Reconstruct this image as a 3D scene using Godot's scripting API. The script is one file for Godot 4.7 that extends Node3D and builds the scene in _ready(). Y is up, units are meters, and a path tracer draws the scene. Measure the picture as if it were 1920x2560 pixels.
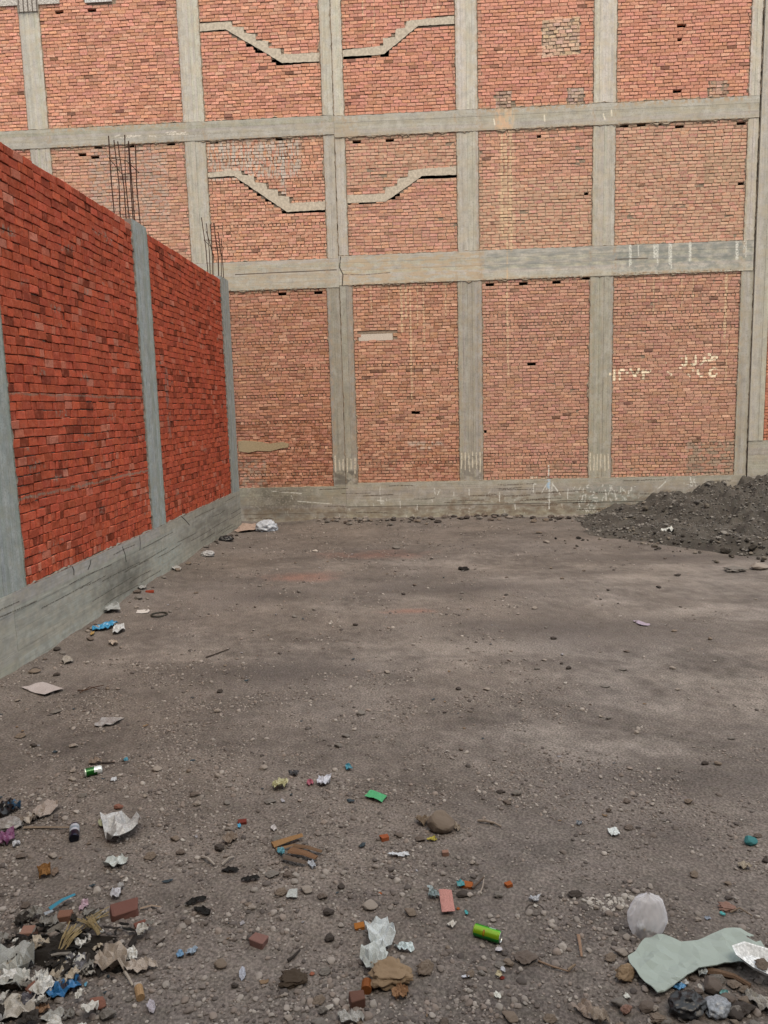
extends Node3D
# An empty lot between an unfinished brick and concrete facade and a red boundary wall. Metres, y up.

const ZB := -17.34            # face of the facade
const XL := -4.264            # face of the boundary wall
const EYE := Vector3(0.0, 2.6, 0.0)

var rng := RandomNumberGenerator.new()
var taken := {}
var mats := {}
var fine_img: Image
var fine_tex: ImageTexture
var grain_nrm: ImageTexture
var n_low := FastNoiseLite.new()
var n_mid := FastNoiseLite.new()
var n_hi := FastNoiseLite.new()
var rocks: Array = []
var pebbles: Array = []

# ---------------------------------------------------------------- helpers
class MB:
	var v := PackedVector3Array()
	var n := PackedVector3Array()
	var t := PackedVector2Array()
	var c := PackedColorArray()
	var ix := PackedInt32Array()
	var use_c := false

	func quad(a: Vector3, b: Vector3, cc: Vector3, d: Vector3, nr: Vector3, ta: Vector2, tb: Vector2, tc: Vector2, td: Vector2) -> void:
		var k := v.size()
		v.append(a); v.append(b); v.append(cc); v.append(d)
		n.append(nr); n.append(nr); n.append(nr); n.append(nr)
		t.append(ta); t.append(tb); t.append(tc); t.append(td)
		ix.append(k); ix.append(k + 2); ix.append(k + 1); ix.append(k); ix.append(k + 3); ix.append(k + 2)

	func tri(a: Vector3, b: Vector3, cc: Vector3) -> void:
		var k := v.size()
		var nr := (b - a).cross(cc - a).normalized()
		v.append(a); v.append(b); v.append(cc)
		n.append(nr); n.append(nr); n.append(nr)
		t.append(Vector2.ZERO); t.append(Vector2.ZERO); t.append(Vector2.ZERO)
		ix.append(k); ix.append(k + 2); ix.append(k + 1)

	func mesh() -> ArrayMesh:
		var a := []
		a.resize(Mesh.ARRAY_MAX)
		a[Mesh.ARRAY_VERTEX] = v
		a[Mesh.ARRAY_NORMAL] = n
		if t.size() == v.size():
			a[Mesh.ARRAY_TEX_UV] = t
		if use_c:
			a[Mesh.ARRAY_COLOR] = c
		a[Mesh.ARRAY_INDEX] = ix
		var m := ArrayMesh.new()
		m.add_surface_from_arrays(Mesh.PRIMITIVE_TRIANGLES, a)
		return m


class WallMap:      # colours of one wall, painted in metres along (u) and up (v) the wall
	var d := PackedByteArray()
	var w: int
	var h: int
	var u0: float
	var px: float
	var nz: PackedByteArray

	func start(ww: int, hh: int, uu: float, pp: float, noise: PackedByteArray, base: Color) -> void:
		w = ww; h = hh; u0 = uu; px = pp; nz = noise
		d.resize(w * h * 3)
		var r := int(base.r * 255); var g := int(base.g * 255); var b := int(base.b * 255)
		var im := Image.create_empty(w, h, false, Image.FORMAT_RGB8)
		im.fill(Color8(r, g, b))
		d = im.get_data()

	func uv(u: float, v: float) -> Vector2:
		return Vector2((u - u0) / (w * px), 1.0 - v / (h * px))

	func fill(a0: float, b0: float, a1: float, b1: float, col: Color, grain: float, sx: int, sy: int, off: int) -> void:
		var x0 := clampi(int((a0 - u0) / px), 0, w - 1)
		var x1 := clampi(int((a1 - u0) / px) + 1, 0, w)
		var y0 := clampi(h - int(b1 / px) - 1, 0, h - 1)
		var y1 := clampi(h - int(b0 / px), 0, h)
		var r := col.r * 255.0; var g := col.g * 255.0; var b := col.b * 255.0
		for y in range(y0, y1):
			var row := (((y * sy) >> 3) + off & 511) * 512
			var i := (y * w + x0) * 3
			for x in range(x0, x1):
				var k := 1.0 + (nz[row + (((x * sx) >> 3) + off & 511)] - 128) * grain
				d[i] = clampi(int(r * k), 0, 255)
				d[i + 1] = clampi(int(g * k), 0, 255)
				d[i + 2] = clampi(int(b * k), 0, 255)
				i += 3

	func smear(a0: float, b0: float, a1: float, b1: float, col: Color, amount: float, level: int, sx: int, sy: int, off: int, soft: int = 40, round_: bool = false) -> void:
		var x0 := clampi(int((a0 - u0) / px), 0, w - 1)
		var x1 := clampi(int((a1 - u0) / px) + 1, 0, w)
		var y0 := clampi(h - int(b1 / px) - 1, 0, h - 1)
		var y1 := clampi(h - int(b0 / px), 0, h)
		var r := col.r * 255.0; var g := col.g * 255.0; var b := col.b * 255.0
		for y in range(y0, y1):
			var row := (((y * sy) / 4 + off) & 511) * 512
			var ey: float = minf(y - y0 + 1, y1 - y) * 0.2
			for x in range(x0, x1):
				var q: int = nz[row + (((x * sx) / 4 + off * 3) & 511)] - level
				if q > 0:
					var e: float = minf(1.0, minf(ey, minf(x - x0 + 1, x1 - x) * 0.2))
					if round_:
						var ex := (x - x0) * 2.0 / (x1 - x0) - 1.0
						var ez := (y - y0) * 2.0 / (y1 - y0) - 1.0
						e = clampf((1.0 - ex * ex - ez * ez) * 1.2, 0.0, 1.0)
					var k := minf(1.0, float(q) / soft) * amount * e
					var i := (y * w + x) * 3
					d[i] = int(lerpf(d[i], r, k))
					d[i + 1] = int(lerpf(d[i + 1], g, k))
					d[i + 2] = int(lerpf(d[i + 2], b, k))

	func stroke(pts: Array, width: float, col: Color, amount: float, level: int) -> void:
		var r := col.r * 255.0; var g := col.g * 255.0; var b := col.b * 255.0
		for s in range(pts.size() - 1):
			var a: Vector2 = pts[s]
			var e: Vector2 = pts[s + 1]
			var steps := int(a.distance_to(e) / (px * 0.5)) + 1
			var rad := width / px * 0.5
			var ir := int(ceil(rad))
			for k in steps + 1:
				var q := a.lerp(e, float(k) / steps)
				var cx := (q.x - u0) / px
				var cy := h - q.y / px
				for dy in range(-ir, ir + 1):
					for dx in range(-ir, ir + 1):
						var x := int(cx + dx); var y := int(cy + dy)
						if x < 0 or y < 0 or x >= w or y >= h: continue
						var dd := Vector2(x + 0.5 - cx, y + 0.5 - cy).length()
						var m := clampf(rad + 0.5 - dd, 0.0, 1.0)
						if m <= 0.0: continue
						if nz[((y * 7) & 511) * 512 + ((x * 7) & 511)] < level: continue
						var i := (y * w + x) * 3
						var kk := m * amount
						d[i] = int(lerpf(d[i], r, kk))
						d[i + 1] = int(lerpf(d[i + 1], g, kk))
						d[i + 2] = int(lerpf(d[i + 2], b, kk))

	func texture() -> ImageTexture:
		var im := Image.create_from_data(w, h, false, Image.FORMAT_RGB8, d)
		im.generate_mipmaps()
		return ImageTexture.create_from_image(im)


class Wall:       # a wall plane: origin, along, up, out, its map, its bricks
	var o: Vector3
	var ua: Vector3
	var na: Vector3
	var map: WallMap
	func p(u: float, v: float, dd: float) -> Vector3:
		return o + ua * u + Vector3(0, v, 0) + na * dd


func hexc(s: String) -> Color:
	return Color.html(s)


func numbered(called: String) -> String:
	var k: int = taken.get(called, 0)
	taken[called] = k + 1
	return called if k == 0 else "%s_%03d" % [called, k]


func part(called: String, m: Mesh, mat: Material, parent: Node) -> MeshInstance3D:
	var o := MeshInstance3D.new()
	o.name = called
	o.mesh = m
	o.material_override = mat
	parent.add_child(o, true)
	return o


func tag(o: Node, label: String, category: String, group: String = "") -> void:
	o.set_meta("label", label)
	o.set_meta("category", category)
	if group != "":
		o.set_meta("group", group)


func single(called: String, m: Mesh, mat: Material, label: String, category: String, group: String = "") -> MeshInstance3D:
	var o := MeshInstance3D.new()
	o.name = numbered(called)
	o.mesh = m
	o.material_override = mat
	add_child(o)
	tag(o, label, category, group)
	return o


func thing(called: String, label: String, category: String, at: Vector3 = Vector3.ZERO, group: String = "") -> Node3D:
	var o := Node3D.new()
	o.name = numbered(called)
	add_child(o)
	o.position = at
	tag(o, label, category, group)
	return o


func dusty(hex: String, rough: float = 0.85, scale: float = 5.0) -> StandardMaterial3D:
	var key := "%s_%.2f_%.1f" % [hex, rough, scale]
	if mats.has(key):
		return mats[key]
	var m := StandardMaterial3D.new()
	m.albedo_color = hexc(hex)
	m.albedo_texture = fine_tex
	m.uv1_triplanar = true
	m.uv1_scale = Vector3.ONE * scale
	m.roughness = rough
	m.metallic_specular = 0.3
	mats[key] = m
	return m


func plastic(hex: String) -> StandardMaterial3D:
	var key := "p" + hex
	if mats.has(key):
		return mats[key]
	var m := StandardMaterial3D.new()
	m.albedo_color = hexc(hex)
	m.albedo_texture = fine_tex
	m.uv1_triplanar = true
	m.uv1_scale = Vector3.ONE * 3.0
	m.roughness = 0.4
	m.backlight_enabled = true
	m.backlight = Color(0.25, 0.25, 0.25)
	mats[key] = m
	return m


func wall_material(t: Texture2D) -> StandardMaterial3D:
	var m := StandardMaterial3D.new()
	m.albedo_texture = t
	m.roughness = 0.95
	m.metallic_specular = 0.2
	return m


# ---------------------------------------------------------------- brick walls
func wall_box(mb: MB, wl: Wall, u0: float, v0: float, u1: float, v1: float, d0: float, d1: float) -> void:
	var mp := wl.map
	var a := wl.p(u0, v0, d1); var b := wl.p(u1, v0, d1); var c := wl.p(u1, v1, d1); var e := wl.p(u0, v1, d1)
	var a2 := wl.p(u0, v0, d0); var b2 := wl.p(u1, v0, d0); var c2 := wl.p(u1, v1, d0); var e2 := wl.p(u0, v1, d0)
	var ta := mp.uv(u0, v0); var tb := mp.uv(u1, v0); var tc := mp.uv(u1, v1); var te := mp.uv(u0, v1)
	mb.quad(a, b, c, e, wl.na, ta, tb, tc, te)
	mb.quad(b2, a2, e2, c2, -wl.na, tb, ta, te, tc)
	mb.quad(b, b2, c2, c, wl.ua, tb, tb, tc, tc)
	mb.quad(a2, a, e, e2, -wl.ua, ta, ta, te, te)
	mb.quad(e, c, c2, e2, Vector3.UP, te, tc, tc, te)
	mb.quad(a2, b2, b, a, Vector3.DOWN, ta, tb, tb, ta)


# a cast concrete member: boards side by side, each a few millimetres in or out, across (along u) or upright
func boarded(mb: MB, wl: Wall, u0: float, v0: float, u1: float, v1: float, boards: int, upright: bool, proud: float, back: float) -> void:
	for k in boards:
		var f0 := float(k) / boards; var f1 := float(k + 1) / boards
		var dd := proud + rng.randf_range(-0.005, 0.005)
		if upright:
			wall_box(mb, wl, lerpf(u0, u1, f0) + 0.001, v0, lerpf(u0, u1, f1) - 0.001, v1, back, dd)
		else:
			wall_box(mb, wl, u0, lerpf(v0, v1, f0) + 0.001, u1, lerpf(v0, v1, f1) - 0.001, back, dd)


func paint_boards(wl: Wall, u0: float, v0: float, u1: float, v1: float, boards: int, upright: bool, col: Color, rough: float = 0.10) -> void:
	for k in boards:
		var f0 := float(k) / boards; var f1 := float(k + 1) / boards
		var s := 1.0 + rng.randf_range(-rough, rough)
		var c := Color(col.r * s, col.g * s * rng.randf_range(0.985, 1.015), col.b * s * rng.randf_range(0.96, 1.02))
		var off := rng.randi() & 511
		if upright:
			wl.map.fill(lerpf(u0, u1, f0), v0, lerpf(u0, u1, f1), v1, c, 0.0008, 30, 1, off)
			wl.map.smear(lerpf(u0, u1, f0), v0, lerpf(u0, u1, f1), v1, col.lightened(0.3), 0.40, 132, 18, 1, off + 77, 70)
			wl.map.smear(lerpf(u0, u1, f0), v0, lerpf(u0, u1, f1), v1, col.darkened(0.25), 0.25, 138, 14, 1, off + 177, 70)
		else:
			wl.map.fill(u0, lerpf(v0, v1, f0), u1, lerpf(v0, v1, f1), c, 0.0008, 1, 30, off)
			wl.map.smear(u0, lerpf(v0, v1, f0), u1, lerpf(v0, v1, f1), col.lightened(0.25), 0.35, 132, 1, 18, off + 77, 70)
			wl.map.smear(u0, lerpf(v0, v1, f0), u1, lerpf(v0, v1, f1), col.darkened(0.25), 0.25, 138, 1, 14, off + 177, 70)


# blotches of laitance, damp and pitting over a cast face
func blotch(wl: Wall, u0: float, v0: float, u1: float, v1: float, col: Color) -> void:
	var off := rng.randi() & 511
	wl.map.smear(u0, v0, u1, v1, col.lightened(0.22), 0.5, 112, 3, 2, off, 90)
	wl.map.smear(u0, v0, u1, v1, col.darkened(0.2), 0.35, 118, 4, 3, off + 200, 90)
	wl.map.smear(u0, v0, u1, v1, col.darkened(0.3), 0.4, 152, 22, 22, off + 300, 40)
	wl.map.smear(u0, v0, u1, v1, Color(col.r * 1.02, col.g * 0.97, col.b * 0.88), 0.4, 116, 2, 3, off + 90, 80)


# ragged mortar squeezed over the joint between brick and concrete: a thin crust with an uneven outline
func mortar_lip(wl: Wall, a: Vector2, b: Vector2, wide: float, parent: Node3D, mat: Material) -> void:
	var dir := (b - a).normalized()
	var side := Vector2(-dir.y, dir.x)
	var l := a.distance_to(b)
	var n := int(l / 0.045)
	var mb := MB.new()
	var off := rng.randf() * 500.0
	var prev: Array = []
	for k in n + 1:
		var q := a + dir * (l * k / n)
		var e := n_hi.get_noise_2d(off + k * 1.7, 3.0) * 0.7 + n_mid.get_noise_2d(off + k * 1.1, 9.0) * 0.9
		var w1 := wide * maxf(0.06, 0.25 + e); var w0 := wide * maxf(0.05, 0.12 - n_hi.get_noise_2d(off + k * 2.3, 40.0) * 0.5)
		var h := 0.012 + 0.012 * absf(e)
		var lo := q - side * w0; var hi := q + side * w1; var md := (lo + hi) * 0.5
		var row := [wl.p(lo.x, lo.y, -0.004), wl.p(md.x, md.y, h + 0.008), wl.p(hi.x, hi.y, -0.006)]
		if k > 0:
			for c in 2:
				for t in [[prev[c], row[c], row[c + 1]], [prev[c], row[c + 1], prev[c + 1]]]:
					var p0: Vector3 = t[0]; var p1: Vector3 = t[1]; var p2: Vector3 = t[2]
					if (p1 - p0).cross(p2 - p0).dot(wl.na) < 0.0: mb.tri(p0, p2, p1)
					else: mb.tri(p0, p1, p2)
		prev = row
	if mb.v.size() > 0:
		part("mortar_lip", mb.mesh(), mat, parent)


# one brick: chamfered block with uneven corners. r: [u0, v0, u1, v1, front, seed]
func brick_into(mb: MB, wl: Wall, r: PackedFloat32Array, depth: float) -> void:
	var u0 := r[0]; var v0 := r[1]; var u1 := r[2]; var v1 := r[3]; var f := r[4]
	var s := int(r[5])
	var j := 0.0035
	var q: Array[float] = []
	for k in 8:
		s = (s * 1103515245 + 12345) & 0x7fffffff
		q.append((float((s >> 8) & 1023) / 1023.0 - 0.5) * 2.0)
	var ch := 0.006
	var tu := q[0] * 0.004; var tv := q[1] * 0.003
	var bl := Vector2(u0 + q[2] * j, v0 + q[3] * j); var br := Vector2(u1 + q[4] * j, v0 + q[5] * j)
	var tr := Vector2(u1 + q[6] * j, v1 + q[7] * j); var tl := Vector2(u0 + q[5] * j, v1 + q[2] * j)
	var o0 := wl.p(bl.x, bl.y, f - ch); var o1 := wl.p(br.x, br.y, f - ch); var o2 := wl.p(tr.x, tr.y, f - ch); var o3 := wl.p(tl.x, tl.y, f - ch)
	var i0 := wl.p(bl.x + ch, bl.y + ch, f - tu - tv); var i1 := wl.p(br.x - ch, br.y + ch, f + tu - tv)
	var i2 := wl.p(tr.x - ch, tr.y - ch, f + tu + tv); var i3 := wl.p(tl.x + ch, tl.y - ch, f - tu + tv)
	var b0 := wl.p(bl.x, bl.y, f - depth); var b1 := wl.p(br.x, br.y, f - depth); var b2 := wl.p(tr.x, tr.y, f - depth); var b3 := wl.p(tl.x, tl.y, f - depth)
	var mp := wl.map
	var e := 0.012
	var t0 := mp.uv(u0 + e, v0 + e); var t1 := mp.uv(u1 - e, v0 + e); var t2 := mp.uv(u1 - e, v1 - e); var t3 := mp.uv(u0 + e, v1 - e)
	var nf := (i1 - i0).cross(i3 - i0).normalized()
	mb.quad(i0, i1, i2, i3, nf, t0, t1, t2, t3)
	var up := Vector3.UP
	mb.quad(o0, o1, i1, i0, (wl.na - up).normalized(), t0, t1, t1, t0)
	mb.quad(o1, o2, i2, i1, (wl.na + wl.ua).normalized(), t1, t2, t2, t1)
	mb.quad(o2, o3, i3, i2, (wl.na + up).normalized(), t2, t3, t3, t2)
	mb.quad(o3, o0, i0, i3, (wl.na - wl.ua).normalized(), t3, t0, t0, t3)
	mb.quad(b0, b1, o1, o0, -up, t0, t1, t1, t0)
	mb.quad(b1, b2, o2, o1, wl.ua, t1, t2, t2, t1)
	mb.quad(b2, b3, o3, o2, up, t2, t3, t3, t2)
	mb.quad(b3, b0, o0, o3, -wl.ua, t3, t0, t0, t3)


# lays one panel. style: len, head, pitch, base colour, vary, pale, recess, jut, rows (row types by index) ...
func panel(wl: Wall, recs: Array, mortar: MB, u0: float, v0: float, u1: float, v1: float, st: Dictionary, holes: Array = [], cuts: Array = []) -> void:
	var pitch: float = st.pitch
	var rows := int(round((v1 - v0) / pitch))
	pitch = (v1 - v0) / rows
	var base: Color = st.base
	var rowkind: String = st.get("rows", "S")
	var vary: float = st.vary
	var gapv: float = st.get("gap", 0.006)
	if st.has("dust"): base = base.lerp(Color(0.71, 0.61, 0.535), st.dust)
	for k in rows:
		var vb := v0 + k * pitch
		var kind := rowkind[k % rowkind.length()]
		var u := u0 + 0.004
		var first := true
		while u < u1 - 0.02:
			var ln: float = st.len
			if kind == "H": ln = st.head
			elif kind == "N": ln = st.head * rng.randf_range(0.6, 0.95)
			elif kind == "M": ln = st.head if rng.randf() < 0.6 else st.len
			elif kind == "X": ln = st.len * (1.0 if rng.randf() < 0.75 else rng.randf_range(0.45, 0.7))
			elif rng.randf() < 0.025: ln = st.head
			ln *= rng.randf_range(0.965, 1.035)
			if first and kind != "H": ln *= (0.5 if k % 2 == 0 else 0.98) * rng.randf_range(0.85, 1.0)
			first = false
			var ue := minf(u + ln, u1 - 0.004)
			if u1 - ue < 0.035: ue = u1 - 0.004
			var cu := (u + ue) * 0.5; var cv := vb + pitch * 0.5
			var wob: float = n_mid.get_noise_2d(cu * 9.0 + wl.o.x * 9.0, cv * 5.0) * float(st.get("wave", 0.010))
			var skip := 0
			for hh in holes:
				if cu > hh[0] - hh[2] * 0.5 and cu < hh[0] + hh[2] * 0.5 and absf(cv - hh[1]) < pitch * 0.52: skip = 2
			for c in cuts:
				if c[0] == "poly":
					if Geometry2D.is_point_in_polygon(Vector2(cu, cv), c[1]): skip = 1
					elif Geometry2D.is_point_in_polygon(Vector2(cu, cv + c[2]), c[1]) and rng.randf() < c[3]: skip = 2
				elif cu > c[1] and cu < c[3] and cv > c[2] and cv < c[4]: skip = 1
			if skip == 0:
				var sm := 1.0 + rng.randf_range(-vary, vary)
				var c := Color(base.r * sm, base.g * sm * rng.randf_range(0.975, 1.025), base.b * sm * rng.randf_range(0.96, 1.04))
				var roll := rng.randf()
				if roll < st.pale: c = c.lerp(st.get("pale_col", Color(0.80, 0.64, 0.55)), rng.randf_range(0.3, 0.8))
				elif roll > 1.0 - st.get("dark", 0.05): c = c.darkened(rng.randf_range(0.15, 0.35))
				var f: float = rng.randf_range(-st.jut, st.jut)
				if rng.randf() < 0.03: f -= 0.008
				var gg := gapv * (1.7 if kind == "H" else 1.0)
				var gh := rng.randf_range(0.35, 1.3) * gg; var gv := rng.randf_range(0.45, 1.0) * gg * 0.72
				recs.append(PackedFloat32Array([u + gv, vb + gh * 0.5 + wob, ue - gv, vb + pitch - gh * 0.5 + wob, f, rng.randi() & 0xffff]))
				wl.map.fill(u - 0.004, vb - 0.002 + wob, ue + 0.004, vb + pitch + wob + 0.002, c, 0.0018, 72, 72, rng.randi() & 511)
			if skip != 2:
				var rec: float = -(st.recess as float)
				mortar.quad(wl.p(u, vb + wob - 0.004, rec), wl.p(ue, vb + wob - 0.004, rec), wl.p(ue, vb + pitch + wob + 0.004, rec), wl.p(u, vb + pitch + wob + 0.004, rec), wl.na, Vector2(u, vb), Vector2(ue, vb), Vector2(ue, vb + pitch), Vector2(u, vb + pitch))
			u = ue


# the largest 300 bricks in view become parts, the others one part
func lay(wl: Wall, recs: Array, mat: Material, parent: Node3D, umin: float, umax: float, vmin: float) -> void:
	var idx: Array = []
	for i in recs.size():
		var r: PackedFloat32Array = recs[i]
		var cu := (r[0] + r[2]) * 0.5; var cv := (r[1] + r[3]) * 0.5
		if cu < umin or cu > umax or cv < vmin: continue
		var at := wl.p(cu, cv, 0.0)
		var dir := at - EYE
		var sz := (r[2] - r[0]) * (r[3] - r[1]) * absf(dir.normalized().dot(wl.na)) / dir.length_squared()
		idx.append(Vector2(sz, i))
	idx.sort_custom(func(a, b): return a.x > b.x)
	var chosen := {}
	for k in mini(300, idx.size()):
		chosen[int(idx[k].y)] = true
	var rest := MB.new()
	for i in recs.size():
		if chosen.has(i):
			var one := MB.new()
			brick_into(one, wl, recs[i], 0.09)
			part("brick", one.mesh(), mat, parent)
		else:
			brick_into(rest, wl, recs[i], 0.09)
	var o := part("brickwork", rest.mesh(), mat, parent)
	o.set_meta("kind", "stuff")


func prism_part(called: String, wl: Wall, pts: PackedVector2Array, d0: float, d1: float, mat: Material, parent: Node3D) -> void:
	var mb := MB.new()
	var tri := Geometry2D.triangulate_polygon(pts)
	for k in range(0, tri.size(), 3):
		var a := pts[tri[k]]; var b := pts[tri[k + 1]]; var c := pts[tri[k + 2]]
		if (b - a).cross(c - a) < 0.0:
			var s := b; b = c; c = s
		var i := mb.v.size()
		for q in [a, b, c]:
			mb.v.append(wl.p(q.x, q.y, d1)); mb.n.append(wl.na); mb.t.append(wl.map.uv(q.x, q.y))
		mb.ix.append(i); mb.ix.append(i + 2); mb.ix.append(i + 1)
	var n := pts.size()
	var ccw := Geometry2D.is_polygon_clockwise(pts)
	for k in n:
		var a := pts[k]; var b := pts[(k + 1) % n]
		var e := (b - a).normalized()
		var nr := Vector2(e.y, -e.x) * (-1.0 if ccw else 1.0)
		var n3 := wl.ua * nr.x + Vector3(0, nr.y, 0)
		var ta := wl.map.uv(a.x, a.y); var tb := wl.map.uv(b.x, b.y)
		mb.quad(wl.p(a.x, a.y, d0), wl.p(b.x, b.y, d0), wl.p(b.x, b.y, d1), wl.p(a.x, a.y, d1), n3, ta, tb, tb, ta)
	part(called, mb.mesh(), mat, parent)


func tube_mesh(pts: Array, r: float, sides: int = 6, flat: float = 1.0, taper: float = 1.0) -> ArrayMesh:
	var mb := MB.new()
	var n := pts.size()
	var rings: Array = []
	for k in n:
		var a: Vector3 = pts[maxi(k - 1, 0)]
		var b: Vector3 = pts[mini(k + 1, n - 1)]
		var dir := (b - a).normalized()
		var side := dir.cross(Vector3.UP)
		if side.length() < 0.05: side = Vector3.RIGHT
		side = side.normalized()
		var up := side.cross(dir).normalized()
		var rr := r * lerpf(1.0, taper, float(k) / (n - 1))
		var ring: Array = []
		for s in sides:
			var an := TAU * s / sides
			ring.append((pts[k] as Vector3) + side * cos(an) * rr + up * sin(an) * rr * flat)
		rings.append(ring)
	for k in n - 1:
		for s in sides:
			var s2 := (s + 1) % sides
			mb.tri(rings[k][s], rings[k + 1][s], rings[k + 1][s2])
			mb.tri(rings[k][s], rings[k + 1][s2], rings[k][s2])
	for s in range(1, sides - 1):
		mb.tri(rings[0][0], rings[0][s], rings[0][s + 1])
		mb.tri(rings[n - 1][0], rings[n - 1][s + 1], rings[n - 1][s])
	return mb.mesh()


# ---------------------------------------------------------------- loose shapes
func ico(sub: int) -> Array:       # [points, triangles]
	var g := (1.0 + sqrt(5.0)) * 0.5
	var p: Array = []
	for q in [[-1, g, 0], [1, g, 0], [-1, -g, 0], [1, -g, 0], [0, -1, g], [0, 1, g], [0, -1, -g], [0, 1, -g], [g, 0, -1], [g, 0, 1], [-g, 0, -1], [-g, 0, 1]]:
		p.append(Vector3(q[0], q[1], q[2]).normalized())
	var t: Array = [[0, 11, 5], [0, 5, 1], [0, 1, 7], [0, 7, 10], [0, 10, 11], [1, 5, 9], [5, 11, 4], [11, 10, 2], [10, 7, 6], [7, 1, 8], [3, 9, 4], [3, 4, 2], [3, 2, 6], [3, 6, 8], [3, 8, 9], [4, 9, 5], [2, 4, 11], [6, 2, 10], [8, 6, 7], [9, 8, 1]]
	for s in sub:
		var cache := {}
		var t2: Array = []
		for f in t:
			var m: Array = []
			for e in 3:
				var a: int = f[e]; var b: int = f[(e + 1) % 3]
				var key := mini(a, b) * 100000 + maxi(a, b)
				if not cache.has(key):
					cache[key] = p.size()
					p.append(((p[a] + p[b]) * 0.5).normalized())
				m.append(cache[key])
			t2.append([f[0], m[0], m[2]]); t2.append([f[1], m[1], m[0]]); t2.append([f[2], m[2], m[1]]); t2.append([m[0], m[1], m[2]])
		t = t2
	return [p, t]


func rock_mesh(seed_: int, sub: int, angular: float, rough: float) -> ArrayMesh:
	var rg := RandomNumberGenerator.new()
	rg.seed = seed_
	var n := FastNoiseLite.new()
	n.seed = seed_
	n.frequency = 0.9
	n.fractal_octaves = 5
	n.fractal_gain = 0.6
	var g := ico(sub)
	var planes: Array = []
	for k in int(5 + angular * 6):
		planes.append([Vector3(rg.randf_range(-1, 1), rg.randf_range(-0.6, 1), rg.randf_range(-1, 1)).normalized(), rg.randf_range(0.55, 0.85)])
	var pts: Array = []
	for q in g[0]:
		var v: Vector3 = q
		for pl in planes:
			var ex: float = v.dot(pl[0]) - pl[1]
			if ex > 0.0: v -= pl[0] * ex * (0.35 + 0.65 * angular)
		v *= 1.0 + n.get_noise_3dv(q * 1.4) * rough
		pts.append(v)
	var lo := Vector3.ONE * 9.0; var hi := -lo
	for v in pts:
		lo = lo.min(v); hi = hi.max(v)
	var out := MB.new()
	var smooth_n: Array = []
	for v in pts:
		smooth_n.append(Vector3.ZERO)
	for f in g[1]:
		var a: Vector3 = pts[f[0]]; var b: Vector3 = pts[f[1]]; var c: Vector3 = pts[f[2]]
		var nr := (b - a).cross(c - a)
		for k in 3:
			smooth_n[f[k]] += nr
	for f in g[1]:
		var k := out.v.size()
		var a: Vector3 = pts[f[0]]; var b: Vector3 = pts[f[1]]; var c: Vector3 = pts[f[2]]
		var fn := (b - a).cross(c - a).normalized()
		for e in 3:
			var v: Vector3 = pts[f[e]]
			out.v.append(Vector3((v.x - (lo.x + hi.x) * 0.5) / (hi.x - lo.x), (v.y - lo.y) / (hi.y - lo.y), (v.z - (lo.z + hi.z) * 0.5) / (hi.z - lo.z)))
			out.n.append((smooth_n[f[e]].normalized().lerp(fn, angular * 0.7)).normalized())
			out.t.append(Vector2.ZERO)
		out.ix.append(k); out.ix.append(k + 2); out.ix.append(k + 1)
	return out.mesh()


# a thin crumpled sheet with the given outline (x, z), laid over the ground
func sheet_mesh(poly: PackedVector2Array, cell: float, amp: float, seed_: int, thick: float = 0.002, base_y: float = 0.004, detail: float = 0.3) -> ArrayMesh:
	var nz := FastNoiseLite.new()
	nz.seed = seed_
	nz.frequency = 1.0
	nz.fractal_type = FastNoiseLite.FRACTAL_RIDGED
	nz.fractal_octaves = 2
	var lo := Vector2.ONE * 1e9; var hi := -lo
	for q in poly:
		lo = lo.min(q); hi = hi.max(q)
	var size := maxf(hi.x - lo.x, hi.y - lo.y)
	var fr := 1.6 / size
	var pts := PackedVector2Array()
	var n := poly.size()
	for k in n:
		var a := poly[k]; var b := poly[(k + 1) % n]
		var m := maxi(1, int(a.distance_to(b) / cell))
		for s in m:
			pts.append(a.lerp(b, float(s) / m))
	var rg := RandomNumberGenerator.new()
	rg.seed = seed_
	var y := lo.y
	while y < hi.y:
		var x := lo.x
		while x < hi.x:
			var q := Vector2(x + rg.randf_range(-0.3, 0.3) * cell, y + rg.randf_range(-0.3, 0.3) * cell)
			if Geometry2D.is_point_in_polygon(q, poly): pts.append(q)
			x += cell
		y += cell
	var tri := Geometry2D.triangulate_delaunay(pts)
	var hs := PackedFloat32Array()
	var mn := 1e9
	for q in pts:
		var hgt := (nz.get_noise_2d(q.x * fr * 1.3, q.y * fr * 1.3) * 0.5 + 0.5) * amp + nz.get_noise_2d(q.x * fr * 4.0 + 50.0, q.y * fr * 4.0) * amp * detail
		hs.append(hgt)
		mn = minf(mn, hgt)
	var mb := MB.new()
	for k in range(0, tri.size(), 3):
		var a := pts[tri[k]]; var b := pts[tri[k + 1]]; var c := pts[tri[k + 2]]
		if not Geometry2D.is_point_in_polygon((a + b + c) / 3.0, poly): continue
		var A := Vector3(a.x, hs[tri[k]] - mn + base_y, a.y); var B := Vector3(b.x, hs[tri[k + 1]] - mn + base_y, b.y); var C := Vector3(c.x, hs[tri[k + 2]] - mn + base_y, c.y)
		if (B - A).cross(C - A).y < 0.0:
			var s := B; B = C; C = s
		mb.tri(A, B, C)
		var dn := Vector3(0, -thick, 0)
		mb.tri(A + dn, C + dn, B + dn)
	return mb.mesh()


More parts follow.
